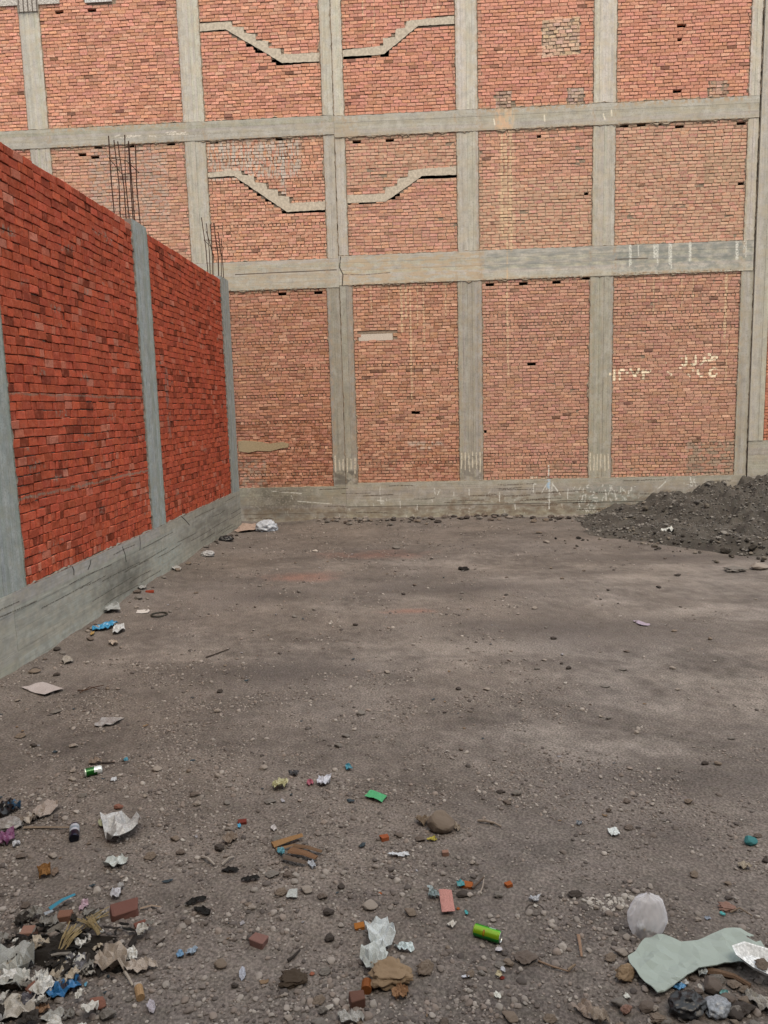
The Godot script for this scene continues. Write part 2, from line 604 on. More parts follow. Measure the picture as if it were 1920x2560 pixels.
func blot(w: float, d: float, seed_: int, ragged: float) -> PackedVector2Array:
	var rg := RandomNumberGenerator.new()
	rg.seed = seed_
	var p := PackedVector2Array()
	var n := rg.randi_range(7, 11)
	for k in n:
		var an := TAU * (k + rg.randf_range(-0.3, 0.3)) / n
		var e := pow(pow(absf(cos(an)), 3.0) + pow(absf(sin(an)), 3.0), -1.0 / 3.0)
		var r := e * rg.randf_range(1.0 - ragged, 1.0)
		p.append(Vector2(cos(an) * w * 0.5 * r, sin(an) * d * 0.5 * r))
	return p


func bag_mesh(w: float, h: float, d: float, seed_: int, rough: float = 0.30) -> ArrayMesh:
	var n := FastNoiseLite.new()
	n.seed = seed_
	n.frequency = 0.8
	n.fractal_type = FastNoiseLite.FRACTAL_RIDGED
	n.fractal_octaves = 3
	var g := ico(3)
	var pts: Array = []
	for q in g[0]:
		var v: Vector3 = q
		var r := 0.82 + n.get_noise_3dv(v * 1.1) * rough
		v *= r
		if v.y < -0.45: v.y = -0.45 + (v.y + 0.45) * 0.1
		pts.append(Vector3(v.x * w * 0.56, (v.y + 0.46) * h * 0.70, v.z * d * 0.56))
	var sn: Array = []
	for v in pts: sn.append(Vector3.ZERO)
	for f in g[1]:
		var nr: Vector3 = (pts[f[1]] - pts[f[0]]).cross(pts[f[2]] - pts[f[0]])
		for k in 3: sn[f[k]] += nr
	var mb := MB.new()
	for f in g[1]:
		var i := mb.v.size()
		var fn: Vector3 = (pts[f[1]] - pts[f[0]]).cross(pts[f[2]] - pts[f[0]]).normalized()
		for k in 3:
			mb.v.append(pts[f[k]])
			mb.n.append(((sn[f[k]] as Vector3).normalized() * 0.5 + fn * 0.5).normalized())
			mb.t.append(Vector2.ZERO)
		mb.ix.append(i); mb.ix.append(i + 2); mb.ix.append(i + 1)
	return mb.mesh()


# a thin bag standing open with air in it: pleated skin gathered into a knot
func pleated_bag(w: float, h: float, d: float, seed_: int) -> ArrayMesh:
	var nz := FastNoiseLite.new()
	nz.seed = seed_
	nz.frequency = 0.6
	var st := SurfaceTool.new()
	st.begin(Mesh.PRIMITIVE_TRIANGLES)
	var nu := 48; var nv := 18
	for j in nv + 1:
		for i in nu + 1:
			var f := float(j) / nv
			var a := TAU * (i % nu) / nu
			var prof := sin(minf(f * 1.9 + 0.75, PI * 0.5 + (f - 0.43) * 2.3)) if f < 0.92 else lerpf(0.34, 0.10, (f - 0.92) / 0.08)
			prof = maxf(prof, 0.05)
			var pl := 1.0 + (0.08 + 0.16 * f) * nz.get_noise_2d(cos(a) * 6.0, sin(a) * 6.0 + f * 1.5) + 0.10 * nz.get_noise_3d(cos(a) * 9.0, f * 5.0, sin(a) * 9.0)
			var y := h * (f + 0.05 * nz.get_noise_2d(a * 3.0, f * 4.0))
			st.set_smooth_group(0)
			st.add_vertex(Vector3(cos(a) * w * 0.5 * prof * pl + 0.03 * f * w, maxf(y, 0.0), sin(a) * d * 0.5 * prof * pl))
	for j in nv:
		for i in nu:
			var a := j * (nu + 1) + i
			st.add_index(a); st.add_index(a + 1); st.add_index(a + nu + 1)
			st.add_index(a + 1); st.add_index(a + nu + 2); st.add_index(a + nu + 1)
	st.generate_normals()
	return st.commit()


func ground_y(x: float, z: float) -> float:
	var y := n_low.get_noise_2d(x, z) * 0.030 + n_mid.get_noise_2d(x * 6.0, z * 6.0) * 0.013 + n_mid.get_noise_2d(x * 22.0, z * 22.0) * 0.008
	var k := smoothstep(-16.2, -17.2, z)
	y += k * (0.02 + 0.13 * maxf(0.0, n_mid.get_noise_2d(x * 1.6, 40.0) + 0.2)) * smoothstep(-4.0, -2.0, x)
	y += smoothstep(-3.75, -4.2, x) * 0.05 * (1.0 + n_mid.get_noise_2d(9.0, z * 3.0))
	y += n_hi.get_noise_2d(x * 20.0, z * 20.0) * 0.008 * (0.4 + smoothstep(-0.2, 0.4, n_low.get_noise_2d(x * 1.5 + 30.0, z * 1.5)))
	return y


func on_ground(x: float, z: float, lift: float = 0.0) -> Vector3:
	return Vector3(x, ground_y(x, z) + lift, z)


# ================================================================= the scene
func _ready() -> void:
	rng.seed = 20240611
	# camera
	var cam := Camera3D.new()
	cam.name = "camera"
	cam.transform = Transform3D(Basis(Vector3(0.99824986, -0.02658475, -0.05282495), Vector3(0.019068, 0.9902461, -0.13801836), Vector3(0.05597889, 0.13676954, 0.98901995)), EYE)
	cam.fov = 68.604
	cam.near = 0.05
	cam.far = 400.0
	add_child(cam)
	cam.current = true
	# sky and light: a bright overcast day
	var env := Environment.new()
	env.background_mode = Environment.BG_SKY
	var sky := Sky.new()
	var sm := ProceduralSkyMaterial.new()
	sm.sky_top_color = Color(0.80, 0.83, 0.86)
	sm.sky_horizon_color = Color(0.86, 0.86, 0.85)
	sm.sky_curve = 0.3
	sm.ground_bottom_color = Color(0.30, 0.28, 0.26)
	sm.ground_horizon_color = Color(0.55, 0.53, 0.50)
	sm.sun_angle_max = 2.0
	sky.sky_material = sm
	env.sky = sky
	env.ambient_light_source = Environment.AMBIENT_SOURCE_SKY
	env.tonemap_mode = Environment.TONE_MAPPER_LINEAR
	env.tonemap_exposure = 2.35
	env.sdfgi_enabled = true
	env.ssao_enabled = true
	env.ssil_enabled = true
	var we := WorldEnvironment.new()
	we.name = "sky"
	we.environment = env
	add_child(we)
	var sun := DirectionalLight3D.new()
	sun.name = "sun"
	sun.light_color = Color(1.0, 0.95, 0.88)
	sun.light_energy = 0.5
	sun.light_angular_distance = 30.0
	sun.shadow_enabled = true
	add_child(sun)
	sun.look_at_from_position(Vector3(3.0, 13.0, 7.0), Vector3.ZERO)

	setup_noise()
	build_facade()
	build_neighbour()
	build_boundary_wall()
	build_ground()
	build_heap()
	build_rocks()
	build_litter()


func setup_noise() -> void:
	n_low.seed = 3; n_low.frequency = 0.35; n_low.fractal_octaves = 3
	n_mid.seed = 8; n_mid.frequency = 0.12; n_mid.fractal_octaves = 3
	n_hi.seed = 21; n_hi.frequency = 0.25; n_hi.fractal_octaves = 3
	var n := FastNoiseLite.new()
	n.seed = 5
	n.frequency = 0.045
	n.fractal_octaves = 5
	n.fractal_gain = 0.65
	fine_img = n.get_seamless_image(512, 512)
	fine_img.convert(Image.FORMAT_L8)
	var lifted := Image.create_empty(512, 512, false, Image.FORMAT_L8)
	var d := fine_img.get_data()
	var e := d.duplicate()
	for i in d.size():
		e[i] = clampi(215 + int((d[i] - 128) * 0.55), 0, 255)
	lifted = Image.create_from_data(512, 512, false, Image.FORMAT_L8, e)
	lifted.generate_mipmaps()
	fine_tex = ImageTexture.create_from_image(lifted)
	var bump := fine_img.duplicate()
	bump.convert(Image.FORMAT_RGBA8)
	bump.bump_map_to_normal_map(3.0)
	bump.generate_mipmaps()
	grain_nrm = ImageTexture.create_from_image(bump)


# ---------------------------------------------------------------- facade of three unfinished buildings
func build_facade() -> void:
	var noise := fine_img.get_data()
	var mp := WallMap.new()
	mp.start(2048, 1240, -11.2, 0.0105, noise, Color(0.42, 0.36, 0.31))
	var wl := Wall.new()
	wl.o = Vector3(0, 0, ZB); wl.ua = Vector3.RIGHT; wl.na = Vector3.BACK; wl.map = mp
	var mortar_mat := dusty("a2917f", 0.95, 2.0)
	var core_mat := dusty("4a423c", 0.95, 2.0)
	var conc := Color(0.69, 0.672, 0.637)

	var b1 := thing("brick_building", "unfinished brick building with rusty stair slabs, left of the vertical seam", "building", Vector3(0, 0, 0))
	var b2 := thing("brick_building", "wide unfinished brick building with handwriting, between the two vertical seams", "building", Vector3(0, 0, 0))
	var b3 := thing("brick_building", "unfinished brick building behind the earth heap, past the double concrete column", "building", Vector3(0, 0, 0))
	b1.set_meta("label", "unfinished brick building rising behind the red boundary wall, up to the vertical seam")

	var red := {"len": 0.183, "head": 0.088, "pitch": 0.0675, "base": Color(0.76, 0.535, 0.455), "vary": 0.045, "pale": 0.05, "dark": 0.018, "recess": 0.017, "jut": 0.004, "wave": 0.014, "gap": 0.0095, "dust": 0.16}
	var red_pale: Dictionary = red.duplicate(); red_pale.base = Color(0.775, 0.55, 0.465); red_pale.pale = 0.13; red_pale.vary = 0.075
	var tan: Dictionary = red.duplicate(); tan.base = Color(0.735, 0.545, 0.47); tan.recess = 0.010; tan.gap = 0.009
	var low: Dictionary = red.duplicate(); low.base = Color(0.695, 0.515, 0.445); low.recess = 0.013; low.gap = 0.0095
	var low1: Dictionary = red.duplicate(); low1.base = Color(0.66, 0.465, 0.385); low1.rows = "SSSSHSSSS"; low1.pale = 0.10; low1.recess = 0.019; low1.vary = 0.065
	var mix1: Dictionary = red.duplicate(); mix1.base = Color(0.755, 0.545, 0.46); mix1.rows = "SSMSHSS"; mix1.pale = 0.16; mix1.recess = 0.019; mix1.vary = 0.065
	var deep: Dictionary = red.duplicate(); deep.base = Color(0.70, 0.45, 0.365)

	# stair slabs cast into the walls (outline along u, v)
	var s1 := PackedVector2Array([Vector2(-4.7, 10.96), Vector2(-4.0, 10.97), Vector2(-3.98, 10.87), Vector2(-3.74, 10.84), Vector2(-3.73, 10.72), Vector2(-3.49, 10.69), Vector2(-3.48, 10.56), Vector2(-3.22, 10.53), Vector2(-3.21, 10.4), Vector2(-2.95, 10.36), Vector2(-2.94, 10.25), Vector2(-2.1, 10.25), Vector2(-2.1, 10.07), Vector2(-2.93, 10.08), Vector2(-4.14, 10.82), Vector2(-4.7, 10.8)])
	var s2 := PackedVector2Array([Vector2(-1.61, 10.27), Vector2(-0.73, 10.32), Vector2(-0.72, 10.46), Vector2(-0.47, 10.48), Vector2(-0.45, 10.63), Vector2(-0.24, 10.65), Vector2(-0.22, 10.78), Vector2(0.08, 10.8), Vector2(0.8, 10.83), Vector2(0.8, 10.67), Vector2(0.03, 10.67), Vector2(-0.71, 10.15), Vector2(-0.93, 10.14), Vector2(-1.61, 10.14)])
	var s3 := PackedVector2Array([Vector2(-4.7, 7.89), Vector2(-4.19, 7.92), Vector2(-3.95, 7.89), Vector2(-3.93, 7.81), Vector2(-3.67, 7.78), Vector2(-3.66, 7.65), Vector2(-3.41, 7.61), Vector2(-3.38, 7.49), Vector2(-3.15, 7.47), Vector2(-3.14, 7.33), Vector2(-2.9, 7.31), Vector2(-2.89, 7.17), Vector2(-2.1, 7.18), Vector2(-2.1, 7.0), Vector2(-2.97, 6.99), Vector2(-4.12, 7.8), Vector2(-4.7, 7.79)])
	var s4 := PackedVector2Array([Vector2(-1.61, 7.29), Vector2(-0.77, 7.29), Vector2(-0.75, 7.42), Vector2(-0.5, 7.44), Vector2(-0.48, 7.58), Vector2(-0.26, 7.61), Vector2(-0.24, 7.75), Vector2(0.05, 7.77), Vector2(0.8, 7.79), Vector2(0.8, 7.62), Vector2(0.05, 7.62), Vector2(-0.76, 7.12), Vector2(-1.61, 7.12)])

	s1 = ragged(s1); s2 = ragged(s2); s3 = ragged(s3); s4 = ragged(s4)
	var r1: Array = []; var r2: Array = []; var r3: Array = []
	var m1 := MB.new(); var m2 := MB.new(); var m3 := MB.new()
	# building one
	panel(wl, r1, m1, -4.71, 0.83, -2.13, 5.32, low1, [[-3.77, 5.22, 0.13], [-3.1, 5.21, 0.12], [-2.31, 5.21, 0.12], [-2.28, 3.1, 0.06], [-3.9, 2.6, 0.06]])
	panel(wl, r1, m1, -11.15, 5.95, -8.70, 8.565, red)
	panel(wl, r1, m1, -8.24, 5.95, -5.18, 8.565, tan, [[-7.12, 8.5, 0.14], [-7.5, 8.38, 0.11], [-7.17, 8.33, 0.18], [-5.49, 8.5, 0.13], [-6.39, 8.5, 0.13], [-8.0, 8.5, 0.10]])
	panel(wl, r1, m1, -4.71, 5.95, -2.09, 8.565, mix1, [[-4.57, 8.51, 0.10], [-3.88, 8.51, 0.10], [-3.03, 8.51, 0.12], [-2.27, 8.53, 0.12]], [["poly", s3, 0.05, 0.92]])
	panel(wl, r1, m1, -11.15, 8.96, -8.70, 12.0, red_pale, [[-9.01, 11.41, 0.11]])
	panel(wl, r1, m1, -8.24, 8.96, -5.18, 12.0, red_pale, [[-7.75, 11.35, 0.10], [-7.09, 11.36, 0.10], [-6.46, 11.37, 0.10], [-5.53, 11.37, 0.11], [-6.2, 9.9, 0.05]], [["rect", -7.2, 11.48, -6.58, 12.6]])
	panel(wl, r1, m1, -4.71, 8.96, -2.09, 12.0, red_pale, [], [["poly", s1, 0.045, 0.9]])
	# building two
	panel(wl, r2, m2, -1.566, 0.895, 0.80, 5.36, low1.merged({"base": Color(0.69, 0.50, 0.415), "rows": "SSSSSSHSSSSSSSSSSSSSSSSSSSSSSSSSS"}, true), [[-1.44, 5.28, 0.11], [-0.73, 5.27, 0.10], [0.0, 5.27, 0.10], [-0.23, 2.46, 0.10], [-0.72, 2.4, 0.05]], [["rect", -1.47, 4.12, -0.66, 4.35]])
	panel(wl, r2, m2, 1.33, 0.895, 3.717, 5.36, low.merged({"rows": "HSSSSHSSHSSSSSSSSSSSSSSSSSSSSSSSSSSSSSSSSSSSSS"}, true), [[1.48, 5.26, 0.10], [2.22, 5.25, 0.10], [2.94, 5.25, 0.09], [3.63, 5.34, 0.08], [1.38, 1.99, 0.10], [2.48, 3.53, 0.12]])
	panel(wl, r2, m2, 4.22, 0.895, 6.967, 5.38, low.merged({"rows": "HSSSSHSSSSHSSSSSSSSSSSSSSSSSSSSSSSSSSSSSSSSSSSSS"}, true), [[4.38, 5.32, 0.13], [6.62, 1.42, 0.07], [6.58, 3.3, 0.05]])
	panel(wl, r2, m2, -1.62, 6.0, 0.815, 8.50, tan, [[-1.35, 8.39, 0.22], [-0.88, 8.4, 0.09], [-0.6, 8.38, 0.11], [-0.15, 8.4, 0.10], [0.55, 8.42, 0.10], [0.6, 8.0, 0.06]], [["poly", s4, 0.04, 0.75]])
	panel(wl, r2, m2, 1.28, 6.0, 3.745, 8.50, tan, [[1.52, 8.45, 0.11], [2.25, 8.45, 0.11], [2.96, 8.43, 0.10], [3.5, 8.43, 0.11], [1.55, 8.3, 0.10], [2.58, 8.34, 0.09], [3.6, 7.1, 0.05], [3.62, 6.5, 0.05]])
	panel(wl, r2, m2, 4.22, 6.0, 6.99, 8.50, tan, [[4.35, 8.44, 0.10], [4.77, 8.44, 0.15], [5.17, 8.46, 0.12], [5.61, 8.43, 0.10], [5.87, 8.42, 0.11], [6.86, 8.43, 0.10], [6.9, 7.2, 0.06]])
	panel(wl, r2, m2, -1.62, 8.94, 0.815, 12.0, red, [], [["poly", s2, 0.045, 0.92]])
	panel(wl, r2, m2, 1.28, 8.94, 3.745, 12.0, red, [[2.6, 10.52, 0.07], [2.6, 10.25, 0.06]], [["rect", 2.66, 9.93, 3.44, 10.66], ["rect", 1.67, 8.94, 2.0, 9.26], ["rect", 3.2, 8.94, 3.54, 9.28]])
	panel(wl, r2, m2, 4.22, 8.94, 6.99, 12.0, red, [[5.54, 10.38, 0.10], [5.54, 10.12, 0.10], [5.54, 9.85, 0.10], [5.54, 9.6, 0.10], [5.54, 9.34, 0.10], [5.54, 9.09, 0.10]], [["rect", 6.16, 8.94, 6.54, 9.28]])
	# blocked-up openings: rough set-back infill
	var rough_fill := {"len": 0.15, "head": 0.09, "pitch": 0.07, "base": Color(0.73, 0.625, 0.545), "vary": 0.09, "pale": 0.2, "recess": 0.012, "jut": 0.012, "wave": 0.03, "rows": "X", "gap": 0.013}
	panel(wl, r2, m2, 2.66, 9.93, 3.44, 10.66, rough_fill)
	panel(wl, r2, m2, 1.67, 8.94, 2.0, 9.26, rough_fill.merged({"base": Color(0.66, 0.57, 0.51)}, true))
	panel(wl, r2, m2, 3.2, 8.94, 3.54, 9.28, rough_fill.merged({"base": Color(0.68, 0.60, 0.54)}, true))
	panel(wl, r2, m2, 6.16, 8.94, 6.54, 9.28, rough_fill.merged({"base": Color(0.70, 0.58, 0.51)}, true))
	# building three
	panel(wl, r3, m3, 7.58, 1.66, 10.2, 5.40, deep)
	panel(wl, r3, m3, 7.58, 6.0, 10.2, 8.5, deep)
	panel(wl, r3, m3, 7.58, 8.94, 10.2, 12.0, deep)

	# concrete members: [parent, name, u0, v0, u1, v1, boards, upright, proud, tone]
	var members: Array = []
	for sy in [[5.953, 8.562, 1.0], [8.963, 12.0, 1.04]]:
		members.append([b1, "column", -8.70, sy[0], -8.24, sy[1], 4, true, 0.014, 0.98 * sy[2]])
		members.append([b1, "column", -5.18, sy[0], -4.71, sy[1], 4, true, 0.014, sy[2]])
		members.append([b1, "column", -2.09, sy[0], -1.853, sy[1], 2, true, 0.014, 0.97 * sy[2]])
	members.append([b1, "column", -2.13, 0.833, -1.853, 5.317, 2, true, 0.014, 0.83])
	members.append([b1, "column", -5.18, 0.833, -4.71, 5.317, 4, true, 0.014, 0.9])
	members.append([b1, "beam", -11.15, 5.32, -1.849, 5.95, 4, false, 0.022, 0.97])
	members.append([b1, "beam", -11.15, 8.565, -1.849, 8.96, 3, false, 0.022, 0.93])
	members.append([b1, "beam", -11.15, 12.0, -1.853, 12.5, 3, false, 0.022, 1.0])
	members.append([b1, "plinth", -11.15, -0.2, -1.849, 0.83, 5, false, 0.03, 0.84])
	for sy in [[6.003, 8.497, 1.0], [8.943, 12.0, 1.06]]:
		members.append([b2, "column", -1.839, sy[0], -1.62, sy[1], 2, true, 0.012, sy[2]])
		members.append([b2, "column", 0.815, sy[0], 1.28, sy[1], 4, true, 0.012, sy[2]])
		members.append([b2, "column", 3.745, sy[0], 4.22, sy[1], 4, true, 0.012, sy[2]])
		members.append([b2, "column", 6.99, sy[0], 7.21, sy[1], 2, true, 0.012, sy[2]])
	members.append([b2, "column", -1.839, 0.898, -1.566, 5.357, 2, true, 0.018, 0.85])
	members.append([b2, "column", 0.80, 0.898, 1.33, 5.357, 5, true, 0.012, 0.88])
	members.append([b2, "column", 3.717, 0.898, 4.22, 5.357, 5, true, 0.012, 0.90])
	members.append([b2, "column", 6.967, 0.898, 7.225, 5.357, 2, true, 0.012, 0.92])
	members.append([b2, "beam", -1.845, 5.36, 7.21, 6.0, 4, false, 0.020, 1.0])
	members.append([b2, "beam", -1.845, 8.50, 7.21, 8.94, 3, false, 0.020, 0.97])
	members.append([b2, "beam", -1.839, 12.0, 7.21, 12.5, 3, false, 0.020, 1.0])
	members.append([b2, "plinth", -1.846, -0.2, 7.225, 0.895, 6, false, 0.034, 0.88])
	members.append([b3, "column", 7.245, 1.66, 7.56, 12.0, 3, true, 0.05, 0.97])
	members.append([b3, "plinth", 7.25, -0.2, 10.2, 1.66, 6, false, 0.044, 0.90])
	members.append([b3, "beam", 7.58, 5.40, 10.2, 6.0, 3, false, 0.02, 0.95])
	members.append([b3, "beam", 7.58, 8.5, 10.2, 8.94, 3, false, 0.02, 0.95])
	members.append([b3, "beam", 7.25, 12.0, 10.2, 12.5, 3, false, 0.02, 0.95])
	for m in members:
		var c := Color(conc.r * m[9], conc.g * m[9], conc.b * m[9])
		paint_boards(wl, m[2], m[3], m[4], m[5], m[6] * 2, m[7], c, 0.035)
		blotch(wl, m[2], m[3], m[4], m[5], c)
	for s in [s1, s2, s3, s4]:
		for q in range(s.size()):
			var a: Vector2 = s[q]
			mp.smear(a.x - 0.5, a.y - 0.25, a.x + 0.5, a.y + 0.25, Color(0.62, 0.57, 0.50), 0.0, 255, 1, 1, 0)
	facade_marks(wl)

	# slabs are painted last where they lie
	for s in [s1, s2, s3, s4]:
		var lo := Vector2.ONE * 99.0; var hi := -lo
		for q in s:
			lo = lo.min(q); hi = hi.max(q)
		var y := lo.y
		while y < hi.y:
			var x := lo.x
			while x < hi.x:
				if Geometry2D.is_point_in_polygon(Vector2(x, y), s):
					mp.fill(x - 0.006, y - 0.006, x + 0.006, y + 0.006, Color(0.71, 0.67, 0.61), 0.0012, 24, 24, 31)
				x += 0.011
			y += 0.011
	var tex := mp.texture()
	var mat := wall_material(tex)

	for m in members:
		var mb := MB.new()
		boarded(mb, wl, m[2], m[3], m[4], m[5], m[6], m[7], m[8], -0.20)
		part(m[1], mb.mesh(), mat, m[0])
	var lip := dusty("b0a08d", 0.95, 2.0)
	for m in members:
		if m[1] == "column":
			mortar_lip(wl, Vector2(m[2], m[3]), Vector2(m[2], m[5]), 0.055, m[0], lip)
			mortar_lip(wl, Vector2(m[4], m[5]), Vector2(m[4], m[3]), 0.055, m[0], lip)
		elif m[1] == "beam":
			mortar_lip(wl, Vector2(m[4], m[3]), Vector2(m[2], m[3]), 0.085, m[0], lip)
			mortar_lip(wl, Vector2(m[2], m[5]), Vector2(m[4], m[5]), 0.05, m[0], lip)
		elif m[5] < 1.0:
			mortar_lip(wl, Vector2(m[2], m[5]), Vector2(m[4], m[5]), 0.03, m[0], lip)
	prism_part("stair_slab", wl, s1, -0.2, 0.008, mat, b1)
	prism_part("stair_slab", wl, s3, -0.2, 0.008, mat, b1)
	prism_part("stair_slab", wl, s2, -0.2, 0.012, mat, b2)
	prism_part("stair_slab", wl, s4, -0.2, 0.008, mat, b2)
	lay(wl, r1, mat, b1, -3.9, -1.9, 0.0)
	lay(wl, r2, mat, b2, -3.0, 7.2, 0.9)
	lay(wl, r3, mat, b3, 7.5, 9.0, 0.5)
	part("mortar", m1.mesh(), mortar_mat, b1)
	part("mortar", m2.mesh(), mortar_mat, b2)
	part("mortar", m3.mesh(), mortar_mat, b3)
	for q in [[b1, -11.15, -1.86], [b2, -1.83, 7.205], [b3, 7.25, 10.2]]:
		var cb := MB.new()
		wall_box(cb, wl, q[1], -0.2, q[2], 12.55, -7.0, -0.21)
		part("wall_core", cb.mesh(), core_mat, q[0])
	# details: a ledge in the low niche, pale plaster, a window, bare bars on the column top
	var plaster := dusty("cfc9c2", 0.9, 1.0)
	var mbn := MB.new()
	wall_box(mbn, wl, -1.45, 4.125, -0.68, 4.275, -0.2, 0.0)
	part("niche_slab", mbn.mesh(), dusty("e0d4c6", 0.9, 3.0), b2)
	var pp := PackedVector2Array()
	for q in [[-4.34, 1.70], [-4.1, 1.66], [-3.9, 1.70], [-3.6, 1.68], [-3.35, 1.74], [-3.17, 1.76], [-3.15, 1.85], [-3.3, 1.89], [-3.6, 1.86], [-3.85, 1.91], [-4.05, 1.93], [-4.2, 1.95], [-4.34, 1.93]]:
		pp.append(Vector2(q[0], q[1]))
	prism_part("plaster_patch", wl, pp, -0.02, 0.016, dusty("b3a184", 0.95, 2.0), b1)
	var mbp := MB.new()
	wall_box(mbp, wl, -11.15, 11.53, -8.70, 11.995, -0.1, 0.03)
	part("plaster_band", mbp.mesh(), plaster, b1)
	mbp = MB.new()
	wall_box(mbp, wl, -8.24, 11.52, -7.76, 11.995, -0.1, 0.03)
	part("plaster_band", mbp.mesh(), plaster, b1)
	mbp = MB.new()
	wall_box(mbp, wl, -8.69, 11.39, -8.25, 11.995, 0.0, 0.035)
	part("plaster_band", mbp.mesh(), plaster, b1)
	for k in 5:
		var bx := -8.66 + k * 0.1
		part("rebar", tube_mesh([wl.p(bx, 11.35, 0.05), wl.p(bx + 0.01, 11.99, 0.055)], 0.009, 5), dusty("6a5f57", 0.9), b1)
	var win := Node3D.new()
	win.name = "window"
	b1.add_child(win, true)
	var white := dusty("d8d8d6", 0.5, 1.0)
	for q in [[-7.19, 11.50, -6.60, 11.55], [-7.19, 11.55, -7.14, 11.98], [-6.65, 11.55, -6.60, 11.98], [-6.92, 11.55, -6.88, 11.98]]:
		var wf := MB.new()
		wall_box(wf, wl, q[0], q[1], q[2], q[3], -0.08, 0.03)
		part("frame", wf.mesh(), white, win)
	var gl := MB.new()
	wall_box(gl, wl, -7.14, 11.55, -6.65, 11.98, -0.06, -0.05)
	part("pane", gl.mesh(), dusty("2a2f33", 0.15, 1.0), win)


func ragged(p: PackedVector2Array) -> PackedVector2Array:
	var out := PackedVector2Array()
	for k in p.size():
		var a := p[k]; var b := p[(k + 1) % p.size()]
		var n := maxi(1, int(a.distance_to(b) / 0.06))
		for j in n:
			var q := a.lerp(b, float(j) / n)
			out.append(q + Vector2(rng.randf_range(-0.006, 0.006), rng.randf_range(-0.006, 0.006)))
	return out


func facade_marks(wl: Wall) -> void:
	var mp := wl.map
	var cream := Color(0.80, 0.70, 0.58)
	var sand := Color(0.74, 0.625, 0.535)
	var grey := Color(0.66, 0.63, 0.60)
	# mortar smeared over the middle storey and parts of the ground storey
	mp.smear(-1.62, 7.45, 0.815, 8.5, sand, 0.75, 106, 6, 9, 11)
	mp.smear(-1.62, 6.0, 0.815, 7.2, sand, 0.45, 128, 6, 9, 91)
	mp.smear(1.28, 6.0, 3.745, 7.5, sand, 0.85, 92, 5, 9, 41)
	mp.smear(1.28, 7.5, 3.745, 8.5, sand, 0.4, 132, 6, 9, 143)
	mp.smear(4.22, 6.0, 6.99, 8.5, sand, 0.75, 100, 5, 8, 71)
	mp.smear(6.08, 7.15, 6.96, 7.85, Color(0.68, 0.58, 0.49), 0.7, 100, 8, 8, 15)
	mp.smear(-8.24, 6.0, -5.18, 8.565, sand, 0.5, 124, 5, 8, 33)
	mp.smear(-7.4, 6.9, -5.6, 8.5, grey, 0.55, 108, 5, 8, 37)
	mp.smear(-4.71, 5.95, -2.09, 8.565, sand, 0.45, 126, 6, 9, 63)
	mp.smear(-4.71, 7.7, -2.6, 8.565, Color(0.72, 0.69, 0.65), 0.8, 106, 14, 3, 88)
	for x in [[-3.02, 7.3, 0.16], [-3.75, 7.95, 0.10], [-3.5, 8.1, 0.14], [-4.35, 8.0, 0.12], [-4.1, 8.1, 0.10], [-3.28, 8.05, 0.07], [-2.62, 8.0, 0.06]]:
		mp.smear(x[0] - x[2] * 0.5, x[1], x[0] + x[2] * 0.5, 8.5, Color(0.72, 0.70, 0.67), 0.8, 96, 20, 3, int(absf(x[0]) * 100))
	for q in [[1.34, 0.9, 3.70, 5.3, 0.35, 130, 5], [4.23, 0.9, 6.95, 5.3, 0.40, 124, 55], [-1.56, 0.9, 0.8, 5.3, 0.38, 126, 155], [-4.5, 3.2, -2.14, 5.3, 0.35, 126, 255]]:
		mp.smear(q[0], q[1], q[2], q[3], sand, q[4], q[5], 4, 6, q[6])
	mp.smear(-4.4, 0.83, -2.14, 2.4, Color(0.42, 0.25, 0.18), 0.45, 128, 4, 7, 301)
	mp.smear(-1.55, 0.9, 0.78, 1.9, Color(0.45, 0.27, 0.22), 0.4, 126, 4, 7, 331)
	mp.smear(-4.4, 0.83, -3.7, 1.5, Color(0.55, 0.52, 0.48), 0.6, 110, 5, 7, 341)
	mp.smear(5.9, 0.9, 6.95, 1.7, Color(0.56, 0.52, 0.46), 0.7, 104, 4, 7, 351)
	mp.smear(2.3, 0.9, 3.7, 1.25, Color(0.55, 0.47, 0.41), 0.6, 112, 4, 7, 361)
	mp.smear(-1.5, 1.1, -0.6, 1.6, Color(0.60, 0.50, 0.44), 0.5, 124, 5, 6, 371)
	# runs of cement slurry
	for x in [[1.88, 8.5, 3.2, 0.035, 0.55], [1.98, 8.5, 5.9, 0.05, 0.5], [1.80, 8.5, 6.2, 0.05, 0.45], [-0.265, 5.34, 2.75, 0.032, 0.85], [-0.74, 5.34, 4.5, 0.03, 0.6], [-0.47, 5.34, 4.2, 0.05, 0.55], [-0.36, 5.34, 4.5, 0.05, 0.45], [-0.10, 5.34, 4.35, 0.03, 0.6], [0.03, 5.34, 3.7, 0.03, 0.5], [0.53, 5.34, 4.5, 0.03, 0.5], [-1.15, 5.34, 4.6, 0.03, 0.45], [4.9, 5.36, 4.7, 0.02, 0.6], [5.1, 5.36, 4.4, 0.025, 0.6], [5.3, 5.36, 4.8, 0.02, 0.6], [5.7, 5.36, 4.5, 0.02, 0.6], [5.95, 5.36, 4.6, 0.025, 0.6], [6.66, 5.3, 3.9, 0.055, 0.75], [6.72, 3.9, 3.0, 0.03, 0.4], [-0.9, 12.0, 10.3, 0.02, 0.55], [-1.15, 12.0, 10.9, 0.03, 0.55], [-0.28, 12.0, 10.8, 0.025, 0.55], [0.1, 12.0, 10.85, 0.02, 0.5], [0.45, 12.0, 10.9, 0.02, 0.5], [5.0, 9.7, 9.3, 0.02, 0.7]]:
		var pts: Array = []
		var y: float = x[1]
		var xx: float = x[0]
		while y > x[2]:
			pts.append(Vector2(xx, y))
			y -= 0.15
			xx += rng.randf_range(-0.004, 0.004)
		mp.stroke(pts, x[3], cream, x[4] * 0.75, 112)
